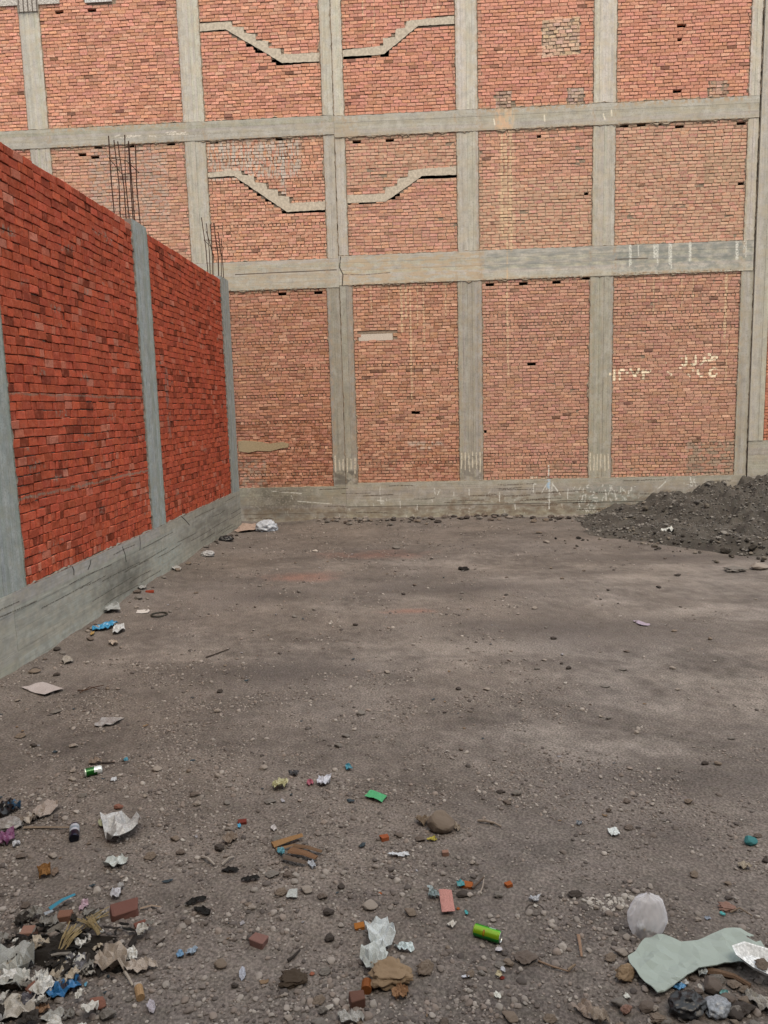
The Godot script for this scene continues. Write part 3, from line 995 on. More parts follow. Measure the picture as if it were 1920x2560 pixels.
	# cream wash down the first bay of the middle storey
	mp.smear(1.70, 6.2, 2.08, 8.95, cream, 0.6, 112, 9, 2, 19)
	mp.smear(1.64, 8.5, 2.0, 8.96, Color(0.80, 0.66, 0.54), 0.7, 90, 4, 4, 29)
	# cast concrete: stains, cracks, drips
	mp.smear(1.3, 5.55, 7.2, 6.0, Color(0.52, 0.53, 0.52), 0.75, 86, 2, 8, 7, 110)
	mp.smear(4.3, 5.4, 7.2, 6.0, Color(0.47, 0.49, 0.48), 0.6, 94, 4, 6, 207, 110)
	for k in 14:
		var x := rng.randf_range(4.4, 7.1)
		mp.stroke([Vector2(x, 6.0), Vector2(x + 0.01, rng.randf_range(5.45, 5.8))], rng.randf_range(0.02, 0.06), Color(0.80, 0.80, 0.77), 0.6, 110)
	mp.smear(-1.8, 5.36, 1.4, 6.0, Color(0.70, 0.615, 0.51), 0.6, 112, 2, 8, 17)
	mp.smear(-4.6, 5.36, -1.9, 5.95, Color(0.68, 0.615, 0.53), 0.5, 116, 2, 8, 117)
	mp.stroke([Vector2(-4.2, 5.68), Vector2(-3.0, 5.69), Vector2(-1.9, 5.70)], 0.014, Color(0.30, 0.27, 0.24), 0.9, 60)
	mp.stroke([Vector2(4.25, 5.70), Vector2(4.6, 5.705), Vector2(4.95, 5.70)], 0.014, Color(0.32, 0.29, 0.26), 0.9, 60)
	mp.stroke([Vector2(-1.80, 5.98), Vector2(-1.83, 5.75), Vector2(-1.76, 5.6), Vector2(-1.78, 5.36)], 0.016, Color(0.22, 0.2, 0.18), 0.95, 40)
	mp.stroke([Vector2(-1.76, 5.6), Vector2(-1.3, 5.57), Vector2(-0.7, 5.60)], 0.010, Color(0.35, 0.31, 0.27), 0.8, 80)
	mp.smear(-1.9, 8.4, -1.3, 8.95, Color(0.66, 0.60, 0.52), 0.6, 110, 4, 4, 57)
	for k in 10:      # white splashes on the upper beam
		var x := rng.randf_range(-6.9, -5.3)
		mp.stroke([Vector2(x, 8.74 + rng.randf_range(-0.04, 0.04)), Vector2(x + rng.randf_range(0.1, 0.35), 8.74 + rng.randf_range(-0.05, 0.05))], 0.022, Color(0.83, 0.80, 0.76), 0.8, 120)
	for x in [[1.62, 8.72], [4.12, 8.8], [2.7, 8.75], [3.95, 8.72]]:
		mp.stroke([Vector2(x[0], x[1]), Vector2(x[0] + rng.randf_range(-0.04, 0.04), x[1] - 0.12)], 0.025, Color(0.86, 0.83, 0.76), 0.8, 90)
	# edges of the beams: crumbled mortar lips
	for q in [[-4.7, 8.55, -2.1], [-1.6, 8.49, 0.8], [1.3, 8.49, 3.7], [4.2, 8.49, 6.9], [-8.2, 8.56, -5.2], [1.3, 5.36, 3.7], [4.2, 5.38, 6.9], [-1.5, 5.36, 0.8], [-4.6, 5.32, -2.2], [4.2, 8.94, 6.9], [1.3, 8.94, 3.7], [-8.2, 8.97, -5.2]]:
		mp.smear(q[0], q[1] - 0.10, q[2], q[1] + 0.05, Color(0.66, 0.58, 0.49), 0.85, 112, 7, 7, int(absf(q[0] * 37 + q[1] * 11)))
		var x: float = q[0]
		while x < q[2]:
			mp.stroke([Vector2(x, q[1] + rng.randf_range(-0.02, 0.02)), Vector2(x + 0.14, q[1] + rng.randf_range(-0.02, 0.02))], 0.012, Color(0.36, 0.31, 0.27), 0.6, 118)
			x += 0.16
	# mortar squeezed along the column sides
	for x in [-8.24, -5.18, -4.71, -2.1, -1.6, 0.81, 1.29, 1.34, 3.73, 4.23, 6.98]:
		mp.smear(x - 0.07, 0.9, x + 0.07, 12.0, Color(0.64, 0.565, 0.485), 0.55, 128, 9, 5, int(absf(x * 53)))
	# plaster patch low on building one, blackened plinth beside the corner
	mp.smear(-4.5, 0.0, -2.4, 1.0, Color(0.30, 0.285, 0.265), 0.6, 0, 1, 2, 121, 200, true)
	mp.smear(-4.2, 0.25, -2.6, 0.83, Color(0.66, 0.64, 0.60), 0.5, 150, 14, 14, 124, 30)
	mp.smear(-4.3, 0.0, 7.2, 0.35, Color(0.43, 0.38, 0.33), 0.6, 80, 3, 5, 131, 110)
	mp.smear(0.5, 0.1, 6.8, 0.6, Color(0.45, 0.39, 0.34), 0.5, 126, 3, 6, 231)
	mp.smear(3.1, 0.0, 5.1, 0.85, Color(0.50, 0.53, 0.51), 0.6, 76, 4, 9, 141, 110, true)
	mp.smear(3.9, 0.02, 4.6, 0.22, Color(0.36, 0.25, 0.17), 0.9, 90, 3, 6, 161)
	mp.smear(-2.13, 0.86, -1.57, 1.2, Color(0.40, 0.385, 0.36), 0.8, 90, 3, 4, 171)
	mp.smear(0.8, 0.9, 1.33, 1.5, Color(0.46, 0.44, 0.41), 0.6, 100, 3, 4, 181)
	# combed white lines at the feet of the columns
	for q in [[-2.08, -1.62, 1.15, 1.5], [0.84, 1.26, 1.12, 1.55], [3.76, 4.16, 1.08, 1.42]]:
		for k in 6:
			var x := lerpf(q[0], q[1], k / 5.0)
			mp.stroke([Vector2(x, q[3] + rng.randf_range(-0.05, 0.05)), Vector2(x + rng.randf_range(-0.01, 0.01), (q[2] + q[3]) * 0.5), Vector2(x + rng.randf_range(-0.015, 0.015), q[2] + rng.randf_range(-0.05, 0.08))], 0.022, Color(0.80, 0.77, 0.70), 0.85, 96)
	# whitewashed bricks
	mp.smear(-0.40, 1.72, 0.45, 1.83, Color(0.74, 0.68, 0.63), 0.85, 90, 6, 3, 191)
	mp.smear(-0.2, 1.60, 0.15, 1.72, Color(0.74, 0.68, 0.63), 0.7, 90, 6, 3, 192)
	mp.smear(2.4, 0.9, 2.8, 0.96, Color(0.82, 0.78, 0.72), 0.9, 90, 6, 3, 193)
	# handwriting in white paint
	var ink := Color(0.90, 0.84, 0.74)
	var words: Array = [
		[[5.84, 3.58], [5.845, 3.48], [5.85, 3.40], [5.82, 3.372], [5.78, 3.37], [5.755, 3.395]],
		[[6.05, 3.57], [6.052, 3.48], [6.052, 3.40], [6.02, 3.378], [5.98, 3.38], [5.955, 3.40]],
		[[6.15, 3.375], [6.20, 3.41], [6.235, 3.46], [6.25, 3.475], [6.30, 3.465], [6.38, 3.47], [6.40, 3.50]],
		[[6.24, 3.47], [6.245, 3.53]],
		[[6.38, 3.47], [6.42, 3.54], [6.47, 3.555], [6.51, 3.53], [6.50, 3.49], [6.45, 3.475], [6.40, 3.48]],
		[[6.325, 3.61], [6.335, 3.585]], [[6.36, 3.585], [6.366, 3.57]], [[5.735, 3.54], [5.745, 3.535]],
		[[4.17, 3.235], [4.185, 3.225], [4.175, 3.215]],
		[[4.275, 3.31], [4.272, 3.22], [4.27, 3.09]],
		[[4.395, 3.10], [4.39, 3.20], [4.385, 3.29], [4.42, 3.305], [4.48, 3.30]],
		[[4.55, 3.245], [4.565, 3.24]],
		[[4.63, 3.315], [4.68, 3.24], [4.715, 3.165], [4.745, 3.17], [4.78, 3.24], [4.815, 3.32]],
		[[4.92, 3.10], [4.91, 3.19], [4.895, 3.28]], [[4.895, 3.27], [4.94, 3.24], [4.97, 3.285], [4.99, 3.24], [5.04, 3.245], [5.07, 3.28]],
		[[5.43, 3.23], [5.48, 3.21], [5.53, 3.175]],
		[[5.90, 3.165], [5.945, 3.12]],
		[[6.10, 3.25], [6.11, 3.19], [6.15, 3.13], [6.20, 3.12]],
		[[6.52, 3.27], [6.46, 3.285], [6.39, 3.26], [6.36, 3.19], [6.37, 3.14], [6.42, 3.12], [6.49, 3.125], [6.52, 3.16]],
		[[5.715, 3.32], [5.73, 3.315]], [[5.40, 3.44], [5.41, 3.43]], [[6.0, 3.27], [6.01, 3.25]],
	]
	var dim := {15: 0.6, 16: 0.6, 17: 0.55, 20: 0.6, 21: 0.5}
	for k in words.size():
		var pts: Array = []
		for q in words[k]:
			pts.append(Vector2(q[0], q[1]))
		mp.stroke(pts, 0.042, ink, dim.get(k, 0.97), 60)
	# chalk and paint scribbles on the plinth
	var chalk := Color(0.80, 0.80, 0.78)
	for q in [[2.48, 0.80, 2.47, 0.58], [2.48, 0.80, 2.54, 0.78], [2.82, 1.2, 2.83, 0.20], [2.77, 0.77, 2.66, 0.58], [2.91, 0.77, 3.08, 0.53], [2.90, 0.80, 2.90, 0.57], [2.74, 0.36, 2.87, 0.36], [3.26, 0.66, 3.25, 0.42], [3.60, 0.51, 3.57, 0.34], [3.66, 0.53, 3.64, 0.33], [3.57, 0.49, 3.68, 0.53], [4.10, 0.62, 4.12, 0.38], [4.24, 0.66, 4.16, 0.5], [4.30, 0.6, 4.34, 0.42], [4.45, 0.68, 4.44, 0.56], [3.83, 0.45, 3.92, 0.44], [3.84, 0.37, 3.94, 0.37], [4.48, 0.47, 4.56, 0.35], [5.28, 0.62, 5.45, 0.78], [6.0, 0.86, 6.02, 0.66], [6.08, 0.82, 6.04, 0.66], [6.08, 0.82, 6.13, 0.66], [5.9, 0.7, 6.16, 0.71], [-1.05, 0.8, -1.06, 0.6], [-1.05, 0.55, -1.04, 0.40], [-1.12, 0.48, -0.98, 0.47], [0.2, 0.75, 0.22, 0.6], [0.33, 0.7, 0.27, 0.58], [-0.6, 0.45, -0.6, 0.3], [-0.2, 0.36, -0.21, 0.24], [1.0, 0.72, 1.0, 0.55], [-3.6, 0.75, -2.9, 0.68], [-3.0, 0.5, -2.2, 0.42], [1.7, 0.6, 1.7, 0.4], [2.05, 0.32, 2.06, 0.2]]:
		mp.stroke([Vector2(q[0], q[1]), Vector2((q[0] + q[2]) * 0.5 + rng.randf_range(-0.01, 0.01), (q[1] + q[3]) * 0.5), Vector2(q[2], q[3])], rng.randf_range(0.014, 0.028), chalk, 0.75, 100)
	mp.smear(2.76, 0.66, 2.86, 0.92, Color(0.62, 0.72, 0.82), 0.9, 96, 8, 8, 23)
	for k in 60:
		var x := rng.randf_range(3.4, 4.75); var y := rng.randf_range(0.12, 0.75)
		mp.stroke([Vector2(x, y), Vector2(x + rng.randf_range(-0.05, 0.05), y - rng.randf_range(0.0, 0.09))], rng.randf_range(0.012, 0.035), chalk, rng.randf_range(0.3, 0.9), 116)
	for k in 60:
		var x := rng.randf_range(-4.1, 6.8); var y := rng.randf_range(0.08, 0.85)
		mp.stroke([Vector2(x, y), Vector2(x + rng.randf_range(-0.03, 0.03), y - rng.randf_range(0.02, 0.12))], rng.randf_range(0.01, 0.02), chalk, rng.randf_range(0.2, 0.6), 116)
	for k in 34:      # board seams and cracks in the plinth
		var x := rng.randf_range(-4.2, 6.6); var y := rng.randf_range(0.1, 0.85)
		mp.stroke([Vector2(x, y), Vector2(x + rng.randf_range(0.15, 0.4), y + rng.randf_range(-0.015, 0.015)), Vector2(x + rng.randf_range(0.45, 0.9), y + rng.randf_range(-0.02, 0.02))], 0.012, Color(0.27, 0.24, 0.21), 0.8, 108)


# the block across the lot: it keeps the sky from the near ground and the foot of the facade
func build_neighbour() -> void:
	var b := thing("apartment_block", "plain plastered apartment block facing the brick facade across the lot", "building", Vector3(0, 0, 4.5))
	var body := BoxMesh.new()
	body.size = Vector3(40.0, 14.0, 6.0)
	var o := part("wall", body, dusty("8d8378", 0.95, 0.5), b)
	o.position = Vector3(0, 6.9, 3.0)
	var cap := BoxMesh.new()
	cap.size = Vector3(40.3, 0.3, 6.3)
	o = part("roof_slab", cap, dusty("8a857c", 0.95, 0.5), b)
	o.position = Vector3(0, 14.05, 3.0)
	for fl in 4:
		for k in 9:
			var w := BoxMesh.new()
			w.size = Vector3(1.3, 1.4, 0.08)
			o = part("window", w, dusty("3b3f42", 0.3, 1.0), b)
			o.position = Vector3(-16.0 + k * 4.0, 2.2 + fl * 3.2, -0.03)


# ---------------------------------------------------------------- red boundary wall
func build_boundary_wall() -> void:
	var mp := WallMap.new()
	mp.start(2048, 840, 3.0, 0.00685, fine_img.get_data(), Color(0.4, 0.2, 0.15))
	var wl := Wall.new()
	wl.o = Vector3(XL, 0, 0); wl.ua = Vector3.FORWARD; wl.na = Vector3.RIGHT; wl.map = mp
	var root := thing("boundary_wall", "tall new red brick boundary wall with grey concrete columns and plinth", "wall")
	var st := {"len": 0.19, "head": 0.095, "pitch": 0.097, "base": Color(0.605, 0.295, 0.22), "vary": 0.09, "pale": 0.07, "pale_col": Color(0.66, 0.46, 0.40), "dark": 0.09, "recess": 0.020, "jut": 0.007, "wave": 0.022, "gap": 0.009, "rows": "NNXMNXMXXMXXNXXXXXXXXXXXXXXXXXXXXXXXXXXXXXXXXXXX"}
	var recs: Array = []
	var mo := MB.new()
	panel(wl, recs, mo, 3.05, 0.83, 7.0, 5.40, st)
	panel(wl, recs, mo, 7.56, 0.83, 11.33, 5.40, st, [[8.05, 3.98, 0.06], [10.6, 5.0, 0.05]])
	panel(wl, recs, mo, 11.92, 0.83, 16.21, 5.40, st)
	# mortar dropped on faces, burnt and dusty bricks
	for k in 90:
		var u := rng.randf_range(7.6, 16.0); var v := rng.randf_range(1.0, 5.3)
		var s := rng.randf_range(0.05, 0.16)
		mp.smear(u - s, v - s * 0.4, u + s, v + s * 0.4, Color(0.50, 0.45, 0.42), 0.85, 128, 9, 9, rng.randi() & 511)
	mp.smear(7.56, 0.8, 16.2, 5.4, Color(0.66, 0.40, 0.33), 0.5, 130, 7, 7, 77, 70)
	mp.smear(7.56, 0.8, 16.2, 5.4, Color(0.42, 0.20, 0.15), 0.35, 134, 3, 4, 177, 70)
	mp.smear(12.35, 2.2, 12.55, 3.4, Color(0.50, 0.42, 0.40), 0.7, 110, 12, 3, 99)
	for v in [[1.75, 0.7], [2.85, 0.25]]:
		var u := 7.6
		while u < 11.3:
			mp.stroke([Vector2(u, v[0] + rng.randf_range(-0.01, 0.01)), Vector2(u + 0.2, v[0] + rng.randf_range(-0.01, 0.01))], 0.022, Color(0.50, 0.44, 0.40), v[1], 112)
			u += 0.2
	var conc := Color(0.535, 0.565, 0.57)
	for q in [[7.0, 7.56], [11.33, 11.92], [16.21, 16.85]]:
		paint_boards(wl, q[0], 0.0, q[1], 5.48, 8, true, conc, 0.05)
		blotch(wl, q[0], 0.83, q[1], 5.48, conc)
	for q in [[3.05, 7.28], [7.28, 11.62], [11.62, 16.85]]:
		paint_boards(wl, q[0], 0.0, q[1], 0.825, 6, false, Color(0.575, 0.58, 0.56), 0.03)
	mp.smear(3.05, 0.0, 16.8, 0.83, Color(0.60, 0.585, 0.54), 0.6, 94, 3, 4, 41, 110)
	mp.smear(3.05, 0.0, 16.8, 0.83, Color(0.42, 0.42, 0.41), 0.35, 102, 3, 4, 141, 110)
	mp.smear(8.9, -0.3, 11.2, 0.66, Color(0.29, 0.285, 0.27), 0.62, 0, 1, 2, 241, 200, true)
	mp.smear(12.2, 0.0, 17.2, 0.9, Color(0.35, 0.335, 0.31), 0.5, 20, 1, 3, 341, 190, true)
	mp.smear(11.0, -0.1, 12.9, 0.6, Color(0.58, 0.62, 0.61), 0.6, 68, 4, 8, 321, 110, true)
	for k in 26:
		var u := rng.randf_range(6.5, 16.0); var v := rng.randf_range(0.1, 0.78)
		mp.stroke([Vector2(u, v), Vector2(u + rng.randf_range(0.2, 0.6), v + rng.randf_range(-0.015, 0.015)), Vector2(u + rng.randf_range(0.7, 1.4), v + rng.randf_range(-0.02, 0.02))], 0.010, Color(0.27, 0.26, 0.24), 0.75, 110)
	for q in [[9.1, 0.80, 9.0, 0.70], [10.1, 0.78, 10.2, 0.55], [10.75, 0.82, 10.72, 0.62], [12.7, 0.83, 13.1, 0.62], [8.6, 0.82, 8.62, 0.72]]:
		mp.stroke([Vector2(q[0], q[1]), Vector2((q[0] + q[2]) * 0.5 + 0.02, (q[1] + q[3]) * 0.5), Vector2(q[2], q[3])], 0.014, Color(0.15, 0.14, 0.13), 0.95, 40)
	var mat := wall_material(mp.texture())
	var conc_mat := mat
	for q in [[7.0, 7.56, 4], [11.33, 11.92, 4], [16.21, 16.85, 4]]:
		var mb := MB.new()
		boarded(mb, wl, q[0], 0.832, q[1], 5.47, q[2], true, 0.016, -0.29)
		part("column", mb.mesh(), conc_mat, root)
	for q in [[3.05, 7.28], [7.282, 11.62], [11.622, 16.85]]:
		var mb := MB.new()
		boarded(mb, wl, q[0], -0.2, q[1], 0.83, 5, false, 0.024, -0.29)
		part("plinth", mb.mesh(), conc_mat, root)
	var lip := dusty("86847e", 0.95, 2.0)
	for q in [[7.56, 1], [11.33, -1], [11.92, 1], [16.21, -1]]:
		if q[1] > 0: mortar_lip(wl, Vector2(q[0], 5.4), Vector2(q[0], 0.83), 0.045, root, lip)
		else: mortar_lip(wl, Vector2(q[0], 0.83), Vector2(q[0], 5.4), 0.045, root, lip)
	mortar_lip(wl, Vector2(7.3, 0.83), Vector2(16.2, 0.83), 0.035, root, lip)
	lay(wl, recs, mat, root, 7.5, 16.3, 0.9)
	part("mortar", mo.mesh(), dusty("84766c", 0.95, 2.0), root)
	for q in [[3.05, 7.0], [7.56, 11.33], [11.92, 16.21]]:
		var cb := MB.new()
		wall_box(cb, wl, q[0], 0.83, q[1], 5.40, -0.25, -0.10)
		part("wall_core", cb.mesh(), dusty("5a2f24", 0.95, 2.0), root)
	# bars left standing for the next lift
	var rust := dusty("4a332a", 0.9)
	for q in [[0.0, 0.0, 1.22], [0.0, 0.16, 1.20], [0.0, 0.34, 1.22], [0.22, 0.0, 1.22], [0.22, 0.16, 1.24], [0.22, 0.34, 1.28], [0.11, 0.34, 1.26]]:
		var base := wl.p(11.42 + q[1] * 1.3, 5.44, -0.05 - q[0])
		part("rebar", tube_mesh([base, base + Vector3(rng.randf_range(-0.02, 0.02), q[2] * 0.5, 0), base + Vector3(rng.randf_range(-0.04, 0.04), q[2], rng.randf_range(-0.03, 0.03))], 0.009, 6), rust, root)
	var ty := 6.30
	var h0 := wl.p(11.40, ty, -0.03); var h1 := wl.p(11.90, ty - 0.02, -0.03); var h2 := wl.p(11.90, ty - 0.04, -0.29); var h3 := wl.p(11.40, ty + 0.05, -0.29)
	part("tie_hoop", tube_mesh([h0, h1, h2, h3, h0], 0.006, 5), rust, root)
	for q in [[0.0, 0.0, 1.12], [0.0, 0.22, 1.0], [0.0, 0.42, 0.9], [0.22, 0.0, 1.25], [0.22, 0.15, 1.15], [0.22, 0.42, 1.05], [0.11, 0.42, 0.95], [0.12, 0.0, 1.1]]:
		var base := wl.p(16.30 + q[1], 5.44, -0.05 - q[0])
		part("rebar", tube_mesh([base, base + Vector3(rng.randf_range(-0.03, 0.03), q[2] * 0.5, 0), base + Vector3(rng.randf_range(-0.10, 0.02), q[2], rng.randf_range(-0.05, 0.05))], 0.009, 6), rust, root)
	h0 = wl.p(16.28, 6.2, -0.03); h1 = wl.p(16.76, 6.16, -0.03); h2 = wl.p(16.76, 6.18, -0.30); h3 = wl.p(16.26, 6.22, -0.31)
	part("tie_hoop", tube_mesh([h0, h1, h2, h3, h0], 0.006, 5), rust, root)
	# bits of mortar and wood wedged on the corner column
	for k in 5:
		var c := part("mortar_lump", rocks_ready(k), dusty("8f8d88", 0.95), root)
		c.position = wl.p(16.86, 1.6 + k * 0.75 + rng.randf_range(-0.2, 0.2), rng.randf_range(-0.12, -0.02))
		c.scale = Vector3(0.06, 0.04, 0.08)


func rocks_ready(k: int) -> Mesh:
	if rocks.is_empty():
		rocks.append(rock_mesh(11, 2, 0.6, 0.30))
		rocks.append(rock_mesh(12, 2, 0.95, 0.16))
		rocks.append(rock_mesh(13, 3, 0.8, 0.55))
		rocks.append(rock_mesh(14, 3, 0.75, 0.45))
		rocks.append(rock_mesh(15, 2, 0.8, 0.35))
		rocks.append(rock_mesh(16, 3, 0.65, 0.38))
		rocks.append(rock_mesh(17, 2, 0.9, 0.4))
		rocks.append(rock_mesh(18, 2, 0.7, 0.3))
		for q in 5:
			pebbles.append(rock_mesh(40 + q, 1, 0.5 + 0.1 * q, 0.25))
	return rocks[k % rocks.size()]


# ---------------------------------------------------------------- the dirt lot
func ground_colour(x: float, z: float) -> Color:
	var a := n_low.get_noise_2d(x * 0.9 + 100.0, z * 1.6)
	var b := n_mid.get_noise_2d(x * 9.0, z * 13.0 + 60.0)
	var c := n_hi.get_noise_2d(x * 24.0, z * 24.0)
	var k := 1.0 + a * 0.26 + b * 0.22 + c * 0.26
	var warm := n_mid.get_noise_2d(x * 3.0 + 70.0, z * 3.0)
	var col := Color(0.168, 0.146, 0.134)
	# trodden paler ground in front of the heap, brick dust
	for q in [[4.2, -11.2, 3.0, 1.6], [0.3, -8.0, 1.6, 0.9], [-1.2, -9.9, 1.3, 0.6], [2.6, -6.8, 1.3, 0.9], [1.1, -5.6, 1.0, 0.5], [-0.2, -12.6, 2.0, 0.6], [3.2, -9.3, 1.4, 0.6], [-2.6, -7.9, 0.9, 0.6]]:
		var e := clampf(1.0 - Vector2((x - q[0]) / q[2], (z - q[1]) / q[3]).length() + b * 0.9 + c * 0.3, 0.0, 1.0)
		col = col.lerp(Color(0.232, 0.205, 0.188), e * 0.7)
	for q in [[4.3, -7.2, 1.1, 0.5], [5.2, -8.2, 1.2, 0.6], [-0.2, -9.4, 0.5, 0.15], [2.9, -5.3, 0.35, 0.12], [-0.9, -13.2, 1.2, 0.5], [-2.0, -11.5, 0.9, 0.4]]:
		var e := clampf(1.0 - Vector2((x - q[0]) / q[2], (z - q[1]) / q[3]).length() + b * 0.5 + c * 0.3, 0.0, 1.0)
		col = col.lerp(Color(0.20, 0.112, 0.092), e * 0.7)
	for q in [[1.5, -8.5, 1.8, 0.7], [1.6, -5.0, 1.0, 0.3], [-1.6, -7.2, 1.2, 0.3], [2.6, -11.5, 0.7, 0.25], [0.6, -10.6, 1.6, 0.4], [-2.2, -10.2, 1.0, 0.5], [1.4, -4.3, 0.5, 0.3], [-1.8, -3.3, 0.45, 0.25], [-0.44, -3.7, 0.35, 0.12], [4.4, -12.6, 2.4, 0.35]]:
		var e := clampf(1.0 - Vector2((x - q[0]) / q[2], (z - q[1]) / q[3]).length() + b * 0.7 + c * 0.35, 0.0, 1.0)
		col = col.lerp(Color(0.082, 0.071, 0.068), e * 0.6)
	k += maxf(0.0, warm) * 0.1
	return Color(col.r * k, col.g * k * (1.0 - warm * 0.02), col.b * k * (1.0 - warm * 0.05))


func build_ground() -> void:
	var xs: Array[float] = [-60.0, -30.0, -15.0, -9.0, -6.0]
	var x := -4.32
	while x < 8.6:
		xs.append(x)
		x += 0.036 if x < 3.2 else 0.06
	for e in [9.5, 11.0, 15.0, 30.0, 60.0]: xs.append(e)
	var zs: Array[float] = [40.0, 20.0, 10.0, 5.0, 2.0, 0.0, -1.0, -1.7]
	var z := -2.2
	while z > -17.5:
		zs.append(z)
		z -= 0.026 if z > -6.0 else (0.04 if z > -9.0 else 0.07)
	for e in [-19.0, -24.0, -40.0]: zs.append(e)
	var mb := MB.new()
	mb.use_c = true
	var nx := xs.size(); var nz := zs.size()
	for j in nz:
		for i in nx:
			var px := xs[i]; var pz := zs[j]
			mb.v.append(Vector3(px, ground_y(px, pz), pz))
			mb.t.append(Vector2(px, pz))
			mb.c.append(ground_colour(px, pz))
	for j in nz:
		for i in nx:
			var a := mb.v[j * nx + maxi(i - 1, 0)]; var b := mb.v[j * nx + mini(i + 1, nx - 1)]
			var c := mb.v[maxi(j - 1, 0) * nx + i]; var d := mb.v[mini(j + 1, nz - 1) * nx + i]
			mb.n.append((c - d).cross(b - a).normalized())
	for k in mb.n.size():
		if mb.n[k].y < 0.0: mb.n[k] = -mb.n[k]
	for j in nz - 1:
		for i in nx - 1:
			var a := j * nx + i
			mb.ix.append(a); mb.ix.append(a + nx); mb.ix.append(a + 1)
			mb.ix.append(a + 1); mb.ix.append(a + nx); mb.ix.append(a + nx + 1)
	var m := StandardMaterial3D.new()
	m.vertex_color_use_as_albedo = true
	m.albedo_texture = fine_tex
	m.uv1_triplanar = true
	m.uv1_world_triplanar = true
	m.uv1_scale = Vector3.ONE * 1.7
	m.normal_enabled = true
	m.normal_texture = grain_nrm
	m.normal_scale = 1.0
	m.roughness = 0.97
	m.metallic_specular = 0.2
	var o := MeshInstance3D.new()
	o.name = "ground"
	o.mesh = mb.mesh()
	o.material_override = m
	add_child(o)
	o.set_meta("kind", "structure")
	o.set_meta("label", "bare grey brown dirt lot strewn with gravel")
	scatter_gravel()


func scatter_gravel() -> void:
	rocks_ready(0)
	var tones := [Color(0.21, 0.187, 0.172), Color(0.165, 0.143, 0.132), Color(0.12, 0.102, 0.093), Color(0.245, 0.222, 0.205), Color(0.175, 0.146, 0.13), Color(0.085, 0.074, 0.07)]
	var m := StandardMaterial3D.new()
	m.vertex_color_use_as_albedo = true
	m.roughness = 0.95
	m.metallic_specular = 0.2
	for batch in 4:
		var xf: Array = []
		var cs: Array = []
		var want := 12500
		var tries := 0
		while xf.size() < want and tries < 90000:
			tries += 1
			var near := rng.randf() < 0.80
			var x: float; var z: float
			if near:
				z = rng.randf_range(-7.5, -2.3)
				x = rng.randf_range(-4.2, 4.6)
			else:
				z = rng.randf_range(-17.1, -7.0)
				x = rng.randf_range(-4.2, 7.0)
			var dn := n_low.get_noise_2d(x * 2.2 + 11.0, z * 2.2) * 0.9 + n_mid.get_noise_2d(x * 14.0, z * 14.0 + 5.0) * 0.7
			dn += smoothstep(-4.6, -3.0, z) * 0.25 + smoothstep(1.0, -2.5, x) * 0.25 * smoothstep(-9.0, -6.0, z)
			dn -= smoothstep(0.8, 2.0, x) * 0.35 * smoothstep(-3.2, -4.2, z)
			if z < -7.0: dn -= 0.15
			if Vector2((x - 0.93) / 0.16, (z + 3.66) / 0.07).length() < 1.0: dn += 1.0
			dn += n_mid.get_noise_2d(x * 34.0 + 7.0, z * 34.0) * 0.7
			if z < -5.0 and z > -13.0: dn -= 0.22
			if dn < rng.randf_range(-0.35, 0.85): continue
			var s := 0.0034 * exp(absf(rng.randfn(0.0, 0.62)))
			if not near: s *= 1.9
			elif z > -4.0 and rng.randf() < 0.22: s *= 1.7
			s = minf(s, 0.022)
			var b := Basis.from_euler(Vector3(rng.randf_range(-0.4, 0.4), rng.randf() * TAU, rng.randf_range(-0.4, 0.4))).scaled_local(Vector3(2.2, 1.2, 1.8) * s)
			xf.append(Transform3D(b, Vector3(x, ground_y(x, z) - s * 0.35, z)))
			var c: Color = tones[rng.randi() % 6]
			if Vector2((x - 0.93) / 0.16, (z + 3.66) / 0.07).length() < 1.0: c = Color(0.29, 0.27, 0.25)
			cs.append(c * rng.randf_range(0.75, 1.15))
		var mm := MultiMesh.new()
		mm.transform_format = MultiMesh.TRANSFORM_3D
		mm.use_colors = true
		mm.mesh = pebbles[batch]
		mm.instance_count = xf.size()
		for k in xf.size():
			mm.set_instance_transform(k, xf[k])
			mm.set_instance_color(k, cs[k])
		var o := MultiMeshInstance3D.new()
		o.name = numbered("gravel")
		o.multimesh = mm
		o.material_override = m
		add_child(o)
		o.set_meta("kind", "stuff")
		tag(o, "fine loose gravel and grit spread over the dirt lot", "gravel", "gravel on the dirt lot")


func heap_y(x: float, z: float) -> float:
	var front := lerpf(-14.6, -12.4, smoothstep(2.9, 5.8, x))
	var k := clampf((front - z) / 3.4, 0.0, 1.0)
	var ridge := smoothstep(3.5, 7.0, x)
	var y := 0.56 * ridge * pow(k, 1.0)
	y += (n_mid.get_noise_2d(x * 9.0, z * 9.0) * 0.18 + n_hi.get_noise_2d(x * 9.0, z * 9.0) * 0.16 + n_hi.get_noise_2d(x * 24.0, z * 24.0) * 0.08) * ridge * smoothstep(0.0, 0.3, k)
	y += 0.16 * smoothstep(0.0, 0.12, k) * smoothstep(3.0, 4.2, x) * (1.0 + n_mid.get_noise_2d(x * 12.0, z * 12.0))
	return y - 0.03


